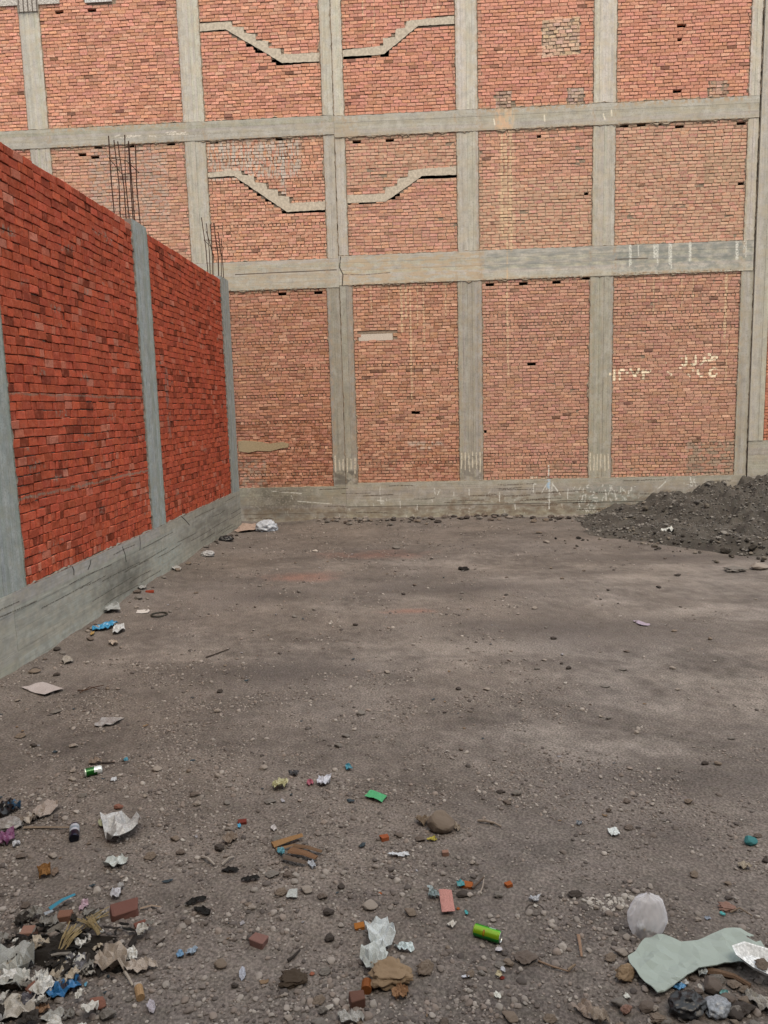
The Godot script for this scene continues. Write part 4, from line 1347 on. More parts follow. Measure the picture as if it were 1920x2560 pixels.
func build_heap() -> void:
	var root := thing("earth_heap", "dark heap of earth and rubble piled against the scribbled plinth", "earth heap", Vector3(0, 0, 0))
	var mb := MB.new()
	mb.use_c = true
	var nx := 200; var nz := 150
	for j in nz:
		for i in nx:
			var x := lerpf(2.4, 9.6, float(i) / (nx - 1)); var z := lerpf(-17.33, -12.0, float(j) / (nz - 1))
			mb.v.append(Vector3(x, ground_y(x, z) * 0.5 + heap_y(x, z), z))
			mb.t.append(Vector2.ZERO)
			var k := 1.0 + n_hi.get_noise_2d(x * 14.0, z * 14.0) * 0.4 + n_mid.get_noise_2d(x * 10.0, z * 10.0) * 0.3
			mb.c.append(Color(0.070 * k, 0.062 * k, 0.054 * k))
	for j in nz:
		for i in nx:
			var a := mb.v[j * nx + maxi(i - 1, 0)]; var b := mb.v[j * nx + mini(i + 1, nx - 1)]
			var c := mb.v[maxi(j - 1, 0) * nx + i]; var d := mb.v[mini(j + 1, nz - 1) * nx + i]
			mb.n.append((d - c).cross(b - a).normalized())
	for j in nz - 1:
		for i in nx - 1:
			var a := j * nx + i
			mb.ix.append(a); mb.ix.append(a + 1); mb.ix.append(a + nx)
			mb.ix.append(a + 1); mb.ix.append(a + nx + 1); mb.ix.append(a + nx)
	var m := StandardMaterial3D.new()
	m.vertex_color_use_as_albedo = true
	m.albedo_texture = fine_tex
	m.uv1_triplanar = true
	m.uv1_world_triplanar = true
	m.uv1_scale = Vector3.ONE * 1.3
	m.normal_enabled = true
	m.normal_texture = grain_nrm
	m.roughness = 1.0
	part("mound", mb.mesh(), m, root)
	var tones := ["433f3b", "37332f", "504a45", "676159", "2b2826", "7d756c"]
	for k in 290:
		var x := rng.randf_range(2.7, 8.4)
		var z := rng.randf_range(-16.9, -12.3)
		if k < 110: z = lerpf(-14.6, -12.4, smoothstep(2.9, 5.8, x)) - absf(rng.randfn(0.0, 0.45))
		var h := heap_y(x, z)
		if k >= 250:      # strays that rolled off the edge
			x = rng.randf_range(2.5, 6.4)
			z = lerpf(-14.6, -12.4, smoothstep(2.9, 5.8, x)) + absf(rng.randfn(0.0, 0.4))
			h = 0.0
		if h < 0.0: continue
		var s := rng.randf_range(0.025, 0.065) * (2.2 if rng.randf() < 0.12 else 1.0)
		var o := part("clod", rocks_ready(rng.randi() % 8), dusty(tones[rng.randi() % 6], 0.97), root)
		o.position = Vector3(x, ground_y(x, z) * 0.5 + h - s * 0.2, z)
		o.rotation = Vector3(rng.randf_range(-0.3, 0.3), rng.randf() * TAU, rng.randf_range(-0.3, 0.3))
		o.scale = Vector3(s * rng.randf_range(1.0, 1.8), s * rng.randf_range(0.7, 1.1), s * rng.randf_range(0.9, 1.4))
	var mm := MultiMesh.new()
	mm.transform_format = MultiMesh.TRANSFORM_3D
	mm.use_colors = true
	mm.mesh = pebbles[4]
	mm.instance_count = 9000
	for k in 9000:
		var x := rng.randf_range(2.5, 9.0); var z := rng.randf_range(-17.1, -12.1)
		var s := 0.009 * exp(absf(rng.randfn(0.0, 0.6)))
		var h := heap_y(x, z)
		if h < 0.0: s = 0.001
		mm.set_instance_transform(k, Transform3D(Basis.from_euler(Vector3(0.3, rng.randf() * TAU, 0.2)).scaled_local(Vector3(2.0, 1.4, 1.8) * s), Vector3(x, ground_y(x, z) * 0.5 + h - s * 0.3, z)))
		mm.set_instance_color(k, Color(0.085, 0.079, 0.073) * rng.randf_range(0.4, 2.0))
	var g := MultiMeshInstance3D.new()
	g.name = "crumbs"
	g.multimesh = mm
	var gm := StandardMaterial3D.new()
	gm.vertex_color_use_as_albedo = true
	gm.roughness = 1.0
	g.material_override = gm
	root.add_child(g)
	g.set_meta("kind", "stuff")
	var w := single("plastic_scrap", sheet_mesh(blot(0.30, 0.22, 5, 0.4), 0.04, 0.12, 5), plastic("c4c6c2"), "white crumpled plastic caught on the face of the earth heap", "plastic scrap")
	w.position = Vector3(4.52, heap_y(4.52, -14.2) + 0.03, -14.2)


# ---------------------------------------------------------------- stones, bricks, sticks
func place_rock(q: Array, group: String = "") -> void:
	var hexes := {"rock_brown": "655b55", "rock_tan": "766a60", "rock_grey": "736e6a", "rock_pale": "8f867f", "rock_dark": "453f3c", "rock_mud": "463c33", "rock_red": "7d574b", "rock_pink": "866a60", "stone_teal": "3c7478", "rock_sand": "8c7862"}
	var o := single(q[7], rocks_ready(q[5]), dusty(hexes[q[6]], 0.92, 7.0), q[8], q[9], group)
	o.position = on_ground(q[0], q[1], -q[3] * 0.10)
	o.scale = Vector3(q[2], q[3], q[4]) * 1.08
	o.rotation.y = rng.randf_range(-0.35, 0.35)


func build_rocks() -> void:
	for q in [
		[0.056, -4.341, 0.16, 0.129, 0.128, 1, "rock_tan", "boulder", "squarish brown boulder with dry leaves around it", "boulder"],
		[-0.075, -4.235, 0.063, 0.027, 0.05, 5, "rock_brown", "stone", "small rounded stone beside the brown boulder", "stone"],
		[-0.201, -3.121, 0.2, 0.094, 0.16, 2, "rock_sand", "boulder", "large craggy tan rock beside the crumpled tissue", "rock"],
		[-0.045, -3.162, 0.085, 0.057, 0.068, 3, "rock_tan", "stone", "rounded grey tan rock next to the large tan rock", "rock"],
		[0.433, -3.253, 0.105, 0.04, 0.084, 5, "rock_brown", "stone", "smooth elongated brown stone near a bent twig", "stone"],
		[-0.123, -3.579, 0.066, 0.033, 0.053, 0, "rock_tan", "stone", "tan stone left of the pink card", "stone"],
		[0.348, -3.233, 0.049, 0.026, 0.039, 4, "rock_tan", "stone", "yellowish lump in the small rubble patch", "stone"],
		[0.306, -3.218, 0.049, 0.019, 0.039, 5, "rock_grey", "stone", "flat grey stone in the small rubble patch", "stone"],
		[0.161, -3.139, 0.044, 0.025, 0.035, 3, "rock_tan", "stone", "tan stone at the edge of the small rubble patch", "stone"],
		[0.217, -3.156, 0.033, 0.018, 0.027, 4, "rock_grey", "stone", "little grey stone in the small rubble patch", "stone"],
		[0.244, -3.484, 0.052, 0.025, 0.042, 3, "rock_grey", "stone", "grey stone just behind the green can", "stone"],
		[0.233, -3.343, 0.027, 0.017, 0.022, 1, "rock_pale", "stone", "pale cubic pebble in front of the green can", "stone"],
		[0.316, -2.899, 0.071, 0.027, 0.057, 0, "rock_tan", "stone", "tan lump in the dirt at the front", "stone"],
		[0.485, -2.895, 0.058, 0.029, 0.046, 3, "rock_tan", "stone", "rounded tan stone in front of the cloth corner", "stone"],
		[-0.335, -3.63, 0.08, 0.039, 0.064, 1, "rock_pale", "stone", "pale angular stone with dark ash behind it", "stone"],
		[-0.546, -3.564, 0.058, 0.031, 0.046, 4, "rock_dark", "stone", "dark brown wedge stone on gravel", "stone"],
		[-0.596, -3.686, 0.056, 0.032, 0.045, 5, "rock_brown", "stone", "smooth brown oval stone past the dark wedge stone", "stone"],
		[-0.826, -3.718, 0.065, 0.035, 0.052, 3, "rock_tan", "stone", "rounded tan stone left of the white card", "stone"],
		[-0.693, -3.74, 0.069, 0.035, 0.056, 0, "rock_pale", "stone", "pale rough stone right of the white card", "stone"],
		[-0.91, -3.886, 0.077, 0.025, 0.061, 5, "rock_grey", "stone", "flat grey green stone behind the white card", "stone"],
		[-0.817, -3.875, 0.054, 0.028, 0.043, 2, "rock_brown", "stone", "brown angular stone in the gravel past the white card", "stone"],
		[-0.947, -4.212, 0.058, 0.03, 0.047, 3, "rock_grey", "stone", "round grey stone behind the bark pieces", "stone"],
		[-0.96, -3.604, 0.046, 0.024, 0.037, 2, "rock_pale", "stone", "small greenish white stone on gravel", "stone"],
		[-1.526, -4.995, 0.046, 0.032, 0.037, 4, "rock_pale", "stone", "pale upright stone on the gravel", "stone"],
		[-1.361, -4.622, 0.042, 0.026, 0.034, 1, "rock_grey", "stone", "pale stone chip in the gravel left of the flat shard", "stone"],
		[-1.079, -4.654, 0.075, 0.026, 0.06, 5, "rock_grey", "stone", "flat pinkish grey shard on gravel", "stone"],
		[-1.016, -3.192, 0.061, 0.038, 0.048, 1, "rock_tan", "stone", "blocky beige stone on bare dirt", "stone"],
		[-0.514, -3.165, 0.056, 0.025, 0.045, 3, "rock_grey", "stone", "smooth grey stone right of the mud clod", "stone"],
		[-0.517, -2.978, 0.06, 0.033, 0.048, 3, "rock_tan", "stone", "rounded tan stone at the front of the mud clod", "stone"],
		[-0.488, -2.909, 0.041, 0.039, 0.033, 5, "rock_grey", "stone", "upright grey pebble near the front edge", "stone"],
		[-0.636, -2.876, 0.041, 0.021, 0.033, 0, "rock_pale", "stone", "pale knobbly stone near the front edge", "stone"],
		[-0.68, -3.016, 0.039, 0.016, 0.032, 2, "rock_pale", "stone", "small cream chip in front of the mud clod", "stone"],
		[-0.649, -3.101, 0.132, 0.05, 0.105, 2, "rock_mud", "mud_clod", "broken dark mud clod with a hollow behind", "mud clod"],
		[-1.812, -3.011, 0.102, 0.054, 0.081, 1, "rock_red", "stone", "dusty reddish rock beside the blue bottle", "rock"],
		[-1.497, -2.926, 0.078, 0.044, 0.062, 0, "rock_red", "stone", "dusty reddish lump in front of the blue bottle", "rock"],
		[-1.427, -2.869, 0.069, 0.049, 0.055, 5, "rock_grey", "stone", "flat greenish grey slab at the front edge", "stone"],
		[-2.189, -3.596, 0.047, 0.032, 0.038, 3, "rock_brown", "stone", "round brown stone left of the blue stick", "stone"],
		[-2.452, -4.027, 0.062, 0.024, 0.049, 5, "rock_brown", "stone", "brown pebble in front of the magenta wrapper", "stone"],
		[-1.669, -4.04, 0.071, 0.041, 0.056, 3, "rock_tan", "stone", "tan stone right of the paper plate", "stone"],
		[-2.137, -4.474, 0.047, 0.032, 0.037, 0, "rock_pale", "stone", "pale stone behind the large white bag", "stone"],
		[-2.088, -4.595, 0.059, 0.03, 0.047, 4, "rock_red", "stone", "reddish stone chip past the large white bag", "stone"],
		[-2.398, -4.732, 0.06, 0.027, 0.048, 3, "rock_grey", "stone", "grey stone between bottle and green white can", "stone"],
		[-2.014, -5.117, 0.07, 0.036, 0.056, 1, "rock_pale", "stone", "pale blocky stone with a dark underside", "stone"],
		[-2.827, -5.494, 0.069, 0.031, 0.056, 5, "rock_pale", "stone", "pale oval stone on compact dirt", "stone"],
		[-3.354, -5.675, 0.085, 0.036, 0.068, 3, "rock_tan", "stone", "tan stone on compact dirt near the red wall", "stone"],
		[-3.153, -5.506, 0.051, 0.028, 0.041, 4, "rock_dark", "stone", "small dark clod next to a tan stone", "stone"],
		[-3.302, -6.165, 0.092, 0.026, 0.073, 5, "rock_grey", "stone", "smooth flat stone near the pale paper sheet", "stone"],
		[-4.011, -7.151, 0.113, 0.04, 0.091, 1, "rock_tan", "stone", "tan stone at the plinth near the pale paper sheet", "stone"],
		[-3.761, -7.112, 0.073, 0.03, 0.058, 2, "rock_dark", "stone", "dark stone beside the tan one at the plinth", "stone"],
		[-0.592, -6.117, 0.075, 0.038, 0.06, 1, "rock_grey", "stone", "blocky grey stone alone on the compact dirt", "stone"],
		[-0.42, -7.16, 0.063, 0.029, 0.051, 0, "rock_pale", "stone", "pale stone in the middle of the lot", "stone"],
		[-0.88, -8.798, 0.068, 0.027, 0.054, 4, "rock_dark", "stone", "black flat stone far out in the lot", "stone"],
		[0.267, -6.68, 0.048, 0.027, 0.038, 1, "rock_dark", "stone", "dark angular stone on compact dirt", "stone"],
		[-0.565, -13.73, 0.148, 0.059, 0.118, 1, "rock_grey", "rubble_block", "grey cubic rubble block far out by the back wall", "block"],
		[2.261, -14.121, 0.12, 0.056, 0.096, 0, "rock_pale", "stone", "whitish lump near the tip of the earth heap", "stone"],
		[2.284, -15.176, 0.129, 0.045, 0.103, 4, "rock_tan", "stone", "brown stone in front of the scribbled plinth", "stone"],
		[1.364, -9.456, 0.071, 0.035, 0.057, 3, "rock_pale", "stone", "pale round stone out in the open lot", "stone"],
		[1.394, -8.19, 0.071, 0.028, 0.057, 2, "rock_dark", "stone", "dark stone out in the open lot", "stone"],
		[3.744, -11.222, 0.101, 0.041, 0.081, 5, "rock_dark", "stone", "dark oval stone in front of the earth heap", "stone"],
		[1.896, -7.172, 0.07, 0.022, 0.056, 5, "rock_grey", "stone", "flat grey stone out on the open dirt", "stone"],
		[1.617, -6.708, 0.081, 0.018, 0.065, 5, "rock_grey", "stone", "flat long stone on the open dirt", "stone"],
		[4.696, -11.498, 0.314, 0.075, 0.251, 2, "rock_grey", "concrete_lump", "low broken concrete lump with dark underside", "concrete lump"],
		[5.085, -11.571, 0.278, 0.097, 0.222, 1, "rock_pale", "concrete_lump", "pale broken concrete block in front of the earth heap", "concrete lump"],
		[1.133, -4.573, 0.031, 0.032, 0.025, 5, "rock_brown", "stone", "upright brown pebble past the jagged white scrap", "stone"],
		[1.205, -4.374, 0.059, 0.024, 0.047, 3, "rock_brown", "stone", "brown oval stone beside the jagged white scrap", "stone"],
		[1.47, -4.474, 0.045, 0.009, 0.036, 5, "rock_dark", "stone", "thin dark flake on smooth dirt", "stone"],
		[1.871, -4.219, 0.08, 0.046, 0.064, 1, "stone_teal", "painted_stone", "turquoise painted angular stone beside a brown one", "stone"],
		[1.944, -4.292, 0.048, 0.021, 0.038, 3, "rock_brown", "stone", "brown stone touching the turquoise painted one", "stone"],
		[1.508, -3.63, 0.086, 0.033, 0.069, 2, "rock_pink", "stone", "pinkish flat stone past the grey green sheet", "stone"],
		[1.588, -3.831, 0.039, 0.019, 0.031, 0, "rock_tan", "stone", "small tan stone on smooth dirt", "stone"],
		[0.838, -3.612, 0.029, 0.02, 0.023, 4, "rock_pale", "stone", "pale chip at the edge of white gravel", "stone"],
		[0.955, -3.608, 0.037, 0.02, 0.03, 1, "rock_pale", "stone", "pale stone beside the plastic bag", "stone"],
		[0.822, -3.249, 0.06, 0.028, 0.048, 3, "rock_tan", "stone", "tan stone left of the grey green sheet", "stone"],
		[0.881, -3.277, 0.056, 0.03, 0.045, 0, "rock_pale", "stone", "pale rough stone touching the grey green sheet", "stone"],
		[0.859, -3.129, 0.09, 0.069, 0.072, 3, "rock_sand", "boulder", "rounded tan boulder by the tip of the sheet", "boulder"],
		[0.91, -3.134, 0.036, 0.022, 0.029, 4, "rock_grey", "stone", "grey stone squeezed beside the tan boulder", "stone"],
		[1.22, -3.061, 0.084, 0.065, 0.067, 1, "rock_brown", "boulder", "brown boulder behind the translucent bag", "boulder"],
		[1.126, -3.127, 0.032, 0.018, 0.026, 3, "rock_tan", "stone", "round tan stone under the sheet edge", "stone"],
		[1.158, -3.123, 0.032, 0.018, 0.026, 4, "rock_brown", "stone", "round brown stone under the sheet edge", "stone"],
		[1.327, -3.088, 0.06, 0.033, 0.048, 5, "rock_tan", "stone", "tan stone left of the foam tray", "stone"],
		[1.359, -3.063, 0.049, 0.028, 0.039, 3, "rock_tan", "stone", "ochre stone in front of the foam tray", "stone"],
		[1.34, -3.001, 0.059, 0.03, 0.047, 0, "rock_tan", "stone", "pale tan stone below the ochre one", "stone"],
		[1.268, -2.931, 0.067, 0.042, 0.054, 3, "rock_grey", "stone", "grey tan stone at the front edge by the translucent bag", "stone"],
		[1.266, -3.003, 0.062, 0.036, 0.05, 4, "rock_brown", "stone", "brown stone beside the pale turquoise sliver", "stone"],
		[1.152, -3.039, 0.042, 0.026, 0.034, 2, "rock_brown", "stone", "brown stone beside the silver packet", "stone"],
		[1.392, -3.24, 0.085, 0.027, 0.068, 2, "rock_grey", "stone", "wide grey stone beneath the grey green sheet", "stone"],
		[0.815, -2.937, 0.048, 0.046, 0.038, 5, "rock_pink", "tile_shard", "pinkish clay shard standing in the dirt", "shard"],
	]:
		place_rock(q)
	# plain stones that only their place tells apart
	var kinds := ["rock_brown", "rock_tan", "rock_grey", "rock_pale", "rock_dark"]
	var says := {"rock_brown": "small brown stone loose on the dirt", "rock_tan": "small tan stone loose on the dirt", "rock_grey": "small grey stone loose on the dirt", "rock_pale": "small pale stone loose on the dirt", "rock_dark": "small dark clod loose on the dirt"}
	var n := 0
	while n < 165:
		var z: float = -2.5 - 13.5 * pow(rng.randf(), 2.1)
		var x := rng.randf_range(-4.0, 0.45 * absf(z) + 0.6)
		if x < -0.62 * absf(z) - 0.3 or x > 5.6: continue
		n += 1
		var k: String = kinds[rng.randi() % 5]
		var s := rng.randf_range(0.022, 0.05)
		place_rock([x, z, s * rng.randf_range(1.0, 1.6), s * rng.randf_range(0.5, 0.8), s, rng.randi() % 8, k, "stone", says[k], "stone"], "loose stones on the dirt")
	for i in 44:      # rubble at the near right corner
		var x := rng.randf_range(0.75, 1.7); var z := rng.randf_range(-2.98, -2.74)
		var k: String = kinds[rng.randi() % 5]
		var s := rng.randf_range(0.025, 0.07)
		place_rock([x, z, s * rng.randf_range(1.0, 1.5), s * 0.7, s * 0.9, rng.randi() % 8, k, "rubble_stone", says[k].replace("loose on the dirt", "in the rubble below the grey green sheet"), "rubble"], "rubble below the grey green sheet")
	for i in 120:      # rubble along the foot of the facade
		var x := rng.randf_range(-2.6, 3.6)
		var z := -17.25 + absf(rng.randfn(0.0, 0.32))
		var k: String = kinds[rng.randi() % 5]
		var s := rng.randf_range(0.04, 0.12)
		place_rock([x, z, s * rng.randf_range(1.0, 1.5), s * 0.65, s * 0.8, rng.randi() % 8, k, "rubble_stone", says[k].replace("loose on the dirt", "in the rubble at the facade foot"), "rubble"], "rubble along the facade foot")
	for i in 26:      # crumbs along the boundary wall
		var z := rng.randf_range(-16.0, -6.9)
		var k: String = kinds[rng.randi() % 5]
		var s := rng.randf_range(0.03, 0.09)
		place_rock([-4.2 + absf(rng.randfn(0.0, 0.12)) + s * 0.5, z, s * 1.3, s * 0.6, s, rng.randi() % 8, k, "rubble_stone", says[k].replace("loose on the dirt", "at the foot of the red wall"), "rubble"], "rubble along the red wall")
	for q in [
		[-0.869, -3.357, 0.075, 0.037, 0.06, -0.35, "7c5d57", "half red brick with dusty top lying on bare dirt"],
		[-1.633, -3.566, 0.13, 0.046, 0.104, 0.5, "6c4b44", "broken red brick with dusty grey side beside tissues"],
		[-1.919, -3.496, 0.066, 0.043, 0.053, 0.2, "775648", "small broken brick next to the blue stick"],
		[-2.049, -3.37, 0.068, 0.044, 0.055, 0.1, "8a6a5e", "dusty brick stub with red side near burnt rubbish"],
		[-1.508, -3.467, 0.057, 0.02, 0.046, 0.6, "6e473d", "reddish brick crumb right of the broken red brick"],
		[-0.291, -4.246, 0.048, 0.024, 0.039, 0.4, "8e4f32", "orange brick crumb on the open dirt"],
		[-0.379, -3.476, 0.049, 0.016, 0.039, 0.3, "96602c", "orange brick chip left of the crumpled tissue"],
		[0.185, -3.8, 0.057, 0.017, 0.045, -0.2, "93542c", "orange chip touching turquoise scrap"],
		[0.409, -3.798, 0.035, 0.019, 0.028, 0.5, "95522a", "orange chip alone right of turquoise scrap"],
		[0.127, -3.618, 0.021, 0.014, 0.017, 0.2, "8f5430", "tiny orange chip right of the pink card"],
		[-0.289, -3.736, 0.024, 0.014, 0.019, 0.1, "8a4b28", "tiny orange crumb by the dark ash"],
		[0.074, -4.097, 0.037, 0.028, 0.03, 0.1, "8a6b5e", "small upright brick bit in front of the boulder"],
		[-0.346, -2.981, 0.063, 0.048, 0.051, 0.3, "64483f", "dusty dark red brick half set into the dirt"],
		[-1.203, -4.392, 0.051, 0.019, 0.04, 0.3, "6b3028", "dark red crumb beside the light blue scrap"],
		[0.307, -3.137, 0.026, 0.012, 0.02, 0.3, "6b2a22", "dark red chip in the small rubble patch"],
		[-4.034, -10.456, 0.104, 0.025, 0.083, 0.3, "8b3a26", "red brick sliver at the foot of the plinth"],
		[-0.573, -3.15, 0.026, 0.014, 0.021, 0.3, "8f5a48", "pinkish brick chip by the mud clod"],
	]:
		var o := single("brick_piece", rocks_ready(1) if q[2] < 0.03 else broken_brick(int(absf(q[0]) * 1000)), dusty(q[6], 0.93, 6.0), q[7], "brick")
		o.position = on_ground(q[0], q[1], -q[3] * 0.08)
		o.scale = Vector3(q[2], q[3], q[4])
		o.rotation.y = q[5]
	for q in [
		[[Vector3(-2.382, 0.01, -7.629), Vector3(-2.291, 0.01, -7.771), Vector3(-2.196, 0.01, -7.919)], 0.007, "3a322d", "twig", "thin dark twig on the dirt left of the lot centre", "twig"],
		[[Vector3(-2.592, 0.01, -4.32), Vector3(-2.438, 0.01, -4.326), Vector3(-2.301, 0.01, -4.341)], 0.012, "7a6c5e", "stick", "straight grey brown stick pointing at the dark bottle", "stick"],
		[[Vector3(-2.471, 0.01, -5.211), Vector3(-2.369, 0.01, -5.211)], 0.007, "352e2a", "twig", "short black twig beside the brown cloth scrap", "twig"],
		[[Vector3(-3.345, 0.01, -6.685), Vector3(-3.252, 0.02, -6.653), Vector3(-3.197, 0.03, -6.703), Vector3(-3.095, 0.05, -6.711)], 0.006, "4a3428", "twig", "tangled brown twig on the dirt near the red wall", "twig"],
		[[Vector3(-3.288, 0.01, -6.603), Vector3(-3.246, 0.03, -6.724), Vector3(-3.12, 0.02, -6.661)], 0.005, "4a3428", "twig", "second thin twig crossing the tangled brown one", "twig"],
		[[Vector3(0.287, 0.01, -4.412), Vector3(0.335, 0.02, -4.39), Vector3(0.387, 0.015, -4.386), Vector3(0.426, 0.01, -4.35)], 0.009, "8a7d72", "root", "wavy dry root next to a grey stone", "root"],
		[[Vector3(0.488, 0.01, -3.243), Vector3(0.548, 0.015, -3.2), Vector3(0.612, 0.01, -3.169), Vector3(0.649, 0.02, -3.192)], 0.005, "8a7463", "twig", "thin bent twig right of the smooth brown stone", "twig"],
		[[Vector3(0.707, 0.01, -3.408), Vector3(0.698, 0.02, -3.323), Vector3(0.693, 0.01, -3.262)], 0.009, "8d7361", "stick", "short flat stick standing out of the dirt left of the sheet", "stick"],
		[[Vector3(1.506, 0.01, -3.586), Vector3(1.553, 0.03, -3.593), Vector3(1.604, 0.01, -3.563)], 0.005, "7d6e60", "twig", "thin curved twig past the grey green sheet", "twig"],
		[[Vector3(0.613, 0.01, -3.174), Vector3(0.65, 0.02, -3.195)], 0.008, "80705f", "twig", "stub of twig on the gravel", "twig"],
		[[Vector3(1.238, 0, -3.168), Vector3(1.281, 0.008, -3.154), Vector3(1.343, 0.01, -3.131), Vector3(1.396, 0.005, -3.086)], 0.018, "6b5646", "branch", "thick brown branch under the grey green sheet", "branch"],
		[[Vector3(0.209, 0.01, -3.765), Vector3(0.246, 0.02, -3.797), Vector3(0.279, 0.03, -3.828)], 0.007, "5a4d44", "twig", "curved dark twig behind the orange chip", "twig"],
		[[Vector3(0.25, 0.01, -3.725), Vector3(0.268, 0.02, -3.77), Vector3(0.282, 0.03, -3.843)], 0.004, "9a8f86", "twig", "pale curved stem beside the curved dark twig", "twig"],
		[[Vector3(-1.558, 0.01, -3.586), Vector3(-1.506, 0.02, -3.61), Vector3(-1.457, 0.01, -3.617)], 0.008, "8d7c6d", "stick", "pale splinter right of the broken red brick", "splinter"],
		[[Vector3(-1.374, 0.01, -3.325), Vector3(-1.358, 0.01, -3.345), Vector3(-1.347, 0.01, -3.365)], 0.007, "3a332e", "twig", "short dark twig near the turquoise scrap", "twig"],
		[[Vector3(-1.458, 0.01, -3.132), Vector3(-1.419, 0.02, -3.083), Vector3(-1.385, 0.01, -3.045)], 0.008, "a39a90", "quill", "pale bent quill pointing to the orange cork", "quill"],
		[[Vector3(-0.7, 0.01, -3.229), Vector3(-0.676, 0.01, -3.256), Vector3(-0.654, 0.01, -3.3)], 0.008, "35302d", "twig", "dark straight twig behind the mud clod", "twig"],
		[[Vector3(-1.359, 0.01, -4.043), Vector3(-1.31, 0.03, -3.997), Vector3(-1.26, 0.01, -3.962)], 0.01, "9b938c", "bone", "thin dusty bone on the gravel", "bone"],
		[[Vector3(-1.218, 0.01, -3.963), Vector3(-1.187, 0.03, -3.998), Vector3(-1.168, 0.01, -4.041)], 0.009, "978f88", "bone", "second thin dusty bone on the gravel", "bone"],
		[[Vector3(-1.825, 0.01, -3.221), Vector3(-1.831, 0.06, -3.317), Vector3(-1.829, 0.09, -3.368)], 0.006, "8d7c5c", "straw", "straw stalk rising from burnt rubbish", "straw"],
		[[Vector3(-0.954, 0.015, -4.124), Vector3(-0.871, 0.02, -4.175), Vector3(-0.787, 0.025, -4.214)], 0.03, "8a6a48", "bark_piece", "long light brown bark strip among splintered wood", "bark"],
		[[Vector3(-0.926, 0.015, -4.084), Vector3(-0.871, 0.02, -4.109), Vector3(-0.82, 0.02, -4.134)], 0.014, "7d6248", "bark_piece", "thin bark sliver beneath the light brown strip", "bark"],
		[[Vector3(-0.825, 0.02, -4.117), Vector3(-0.736, 0.03, -4.086), Vector3(-0.649, 0.02, -4.063)], 0.02, "6a5340", "bark_piece", "dark bark strip right of the light brown strip", "bark"],
		[[Vector3(-0.838, 0.02, -4.057), Vector3(-0.751, 0.03, -4.03), Vector3(-0.67, 0.02, -3.993)], 0.03, "72553f", "bark_piece", "wide reddish bark strip with dark underside", "bark"],
		[[Vector3(-0.858, 0.02, -3.998), Vector3(-0.799, 0.03, -3.968), Vector3(-0.726, 0.02, -3.946)], 0.022, "5d5046", "bark_piece", "grey weathered bark strip in front", "bark"],
		[[Vector3(-2.024, 0.03, -3.534), Vector3(-1.978, 0.04, -3.583), Vector3(-1.928, 0.04, -3.629)], 0.016, "3c8099", "plastic_stick", "flat bright blue plastic stick on brown stones", "plastic stick"],
		[[Vector3(-2.029, 0.03, -3.49), Vector3(-1.998, 0.03, -3.522)], 0.014, "8e949c", "plastic_stick", "pale grey plastic strip at the end of the blue stick", "plastic strip"],
	]:
		var pts: Array = []
		for p in q[0]:
			pts.append(Vector3(p.x, ground_y(p.x, p.z) + p.y + q[1] * 0.3, p.z))
		var flat := 0.35 if q[3] in ["bark_piece", "plastic_stick", "stick"] else 1.0
		single(q[3], tube_mesh(pts, q[1], 7, flat, 0.6), dusty(q[2], 0.8, 9.0), q[4], q[5])


func broken_brick(seed_: int) -> Mesh:
	var rg := RandomNumberGenerator.new()
	rg.seed = seed_
	var c: Array = []
	for k in 8:
		c.append(Vector3((0.5 if k & 1 else -0.5) + rg.randf_range(-0.07, 0.07), (1.0 if k & 2 else 0.0) + rg.randf_range(-0.08, 0.08) * (1 if k & 2 else 0), (0.5 if k & 4 else -0.5) + rg.randf_range(-0.07, 0.07)))
	var mb := MB.new()
	var ctr := Vector3(0, 0.5, 0)
	for f in [[0, 1, 3, 2], [4, 6, 7, 5], [0, 2, 6, 4], [1, 5, 7, 3], [2, 3, 7, 6], [0, 4, 5, 1]]:
		var fc := Vector3.ZERO
		for k in 4: fc += c[f[k]] * 0.25
		var ins: Array = []
		for k in 4: ins.append((c[f[k]] as Vector3).lerp(fc, 0.14) + (fc - ctr).normalized() * 0.03)
		for tr in [[ins[0], ins[1], ins[2]], [ins[0], ins[2], ins[3]]]:
			outward(mb, tr[0], tr[1], tr[2], ctr)
		for k in 4:
			outward(mb, c[f[k]], c[f[(k + 1) % 4]], ins[(k + 1) % 4], ctr)
			outward(mb, c[f[k]], ins[(k + 1) % 4], ins[k], ctr)
	return mb.mesh()


func outward(mb: MB, a: Vector3, b: Vector3, c: Vector3, ctr: Vector3) -> void:
	if (b - a).cross(c - a).dot((a + b + c) / 3.0 - ctr) < 0.0:
		mb.tri(a, c, b)
	else:
		mb.tri(a, b, c)


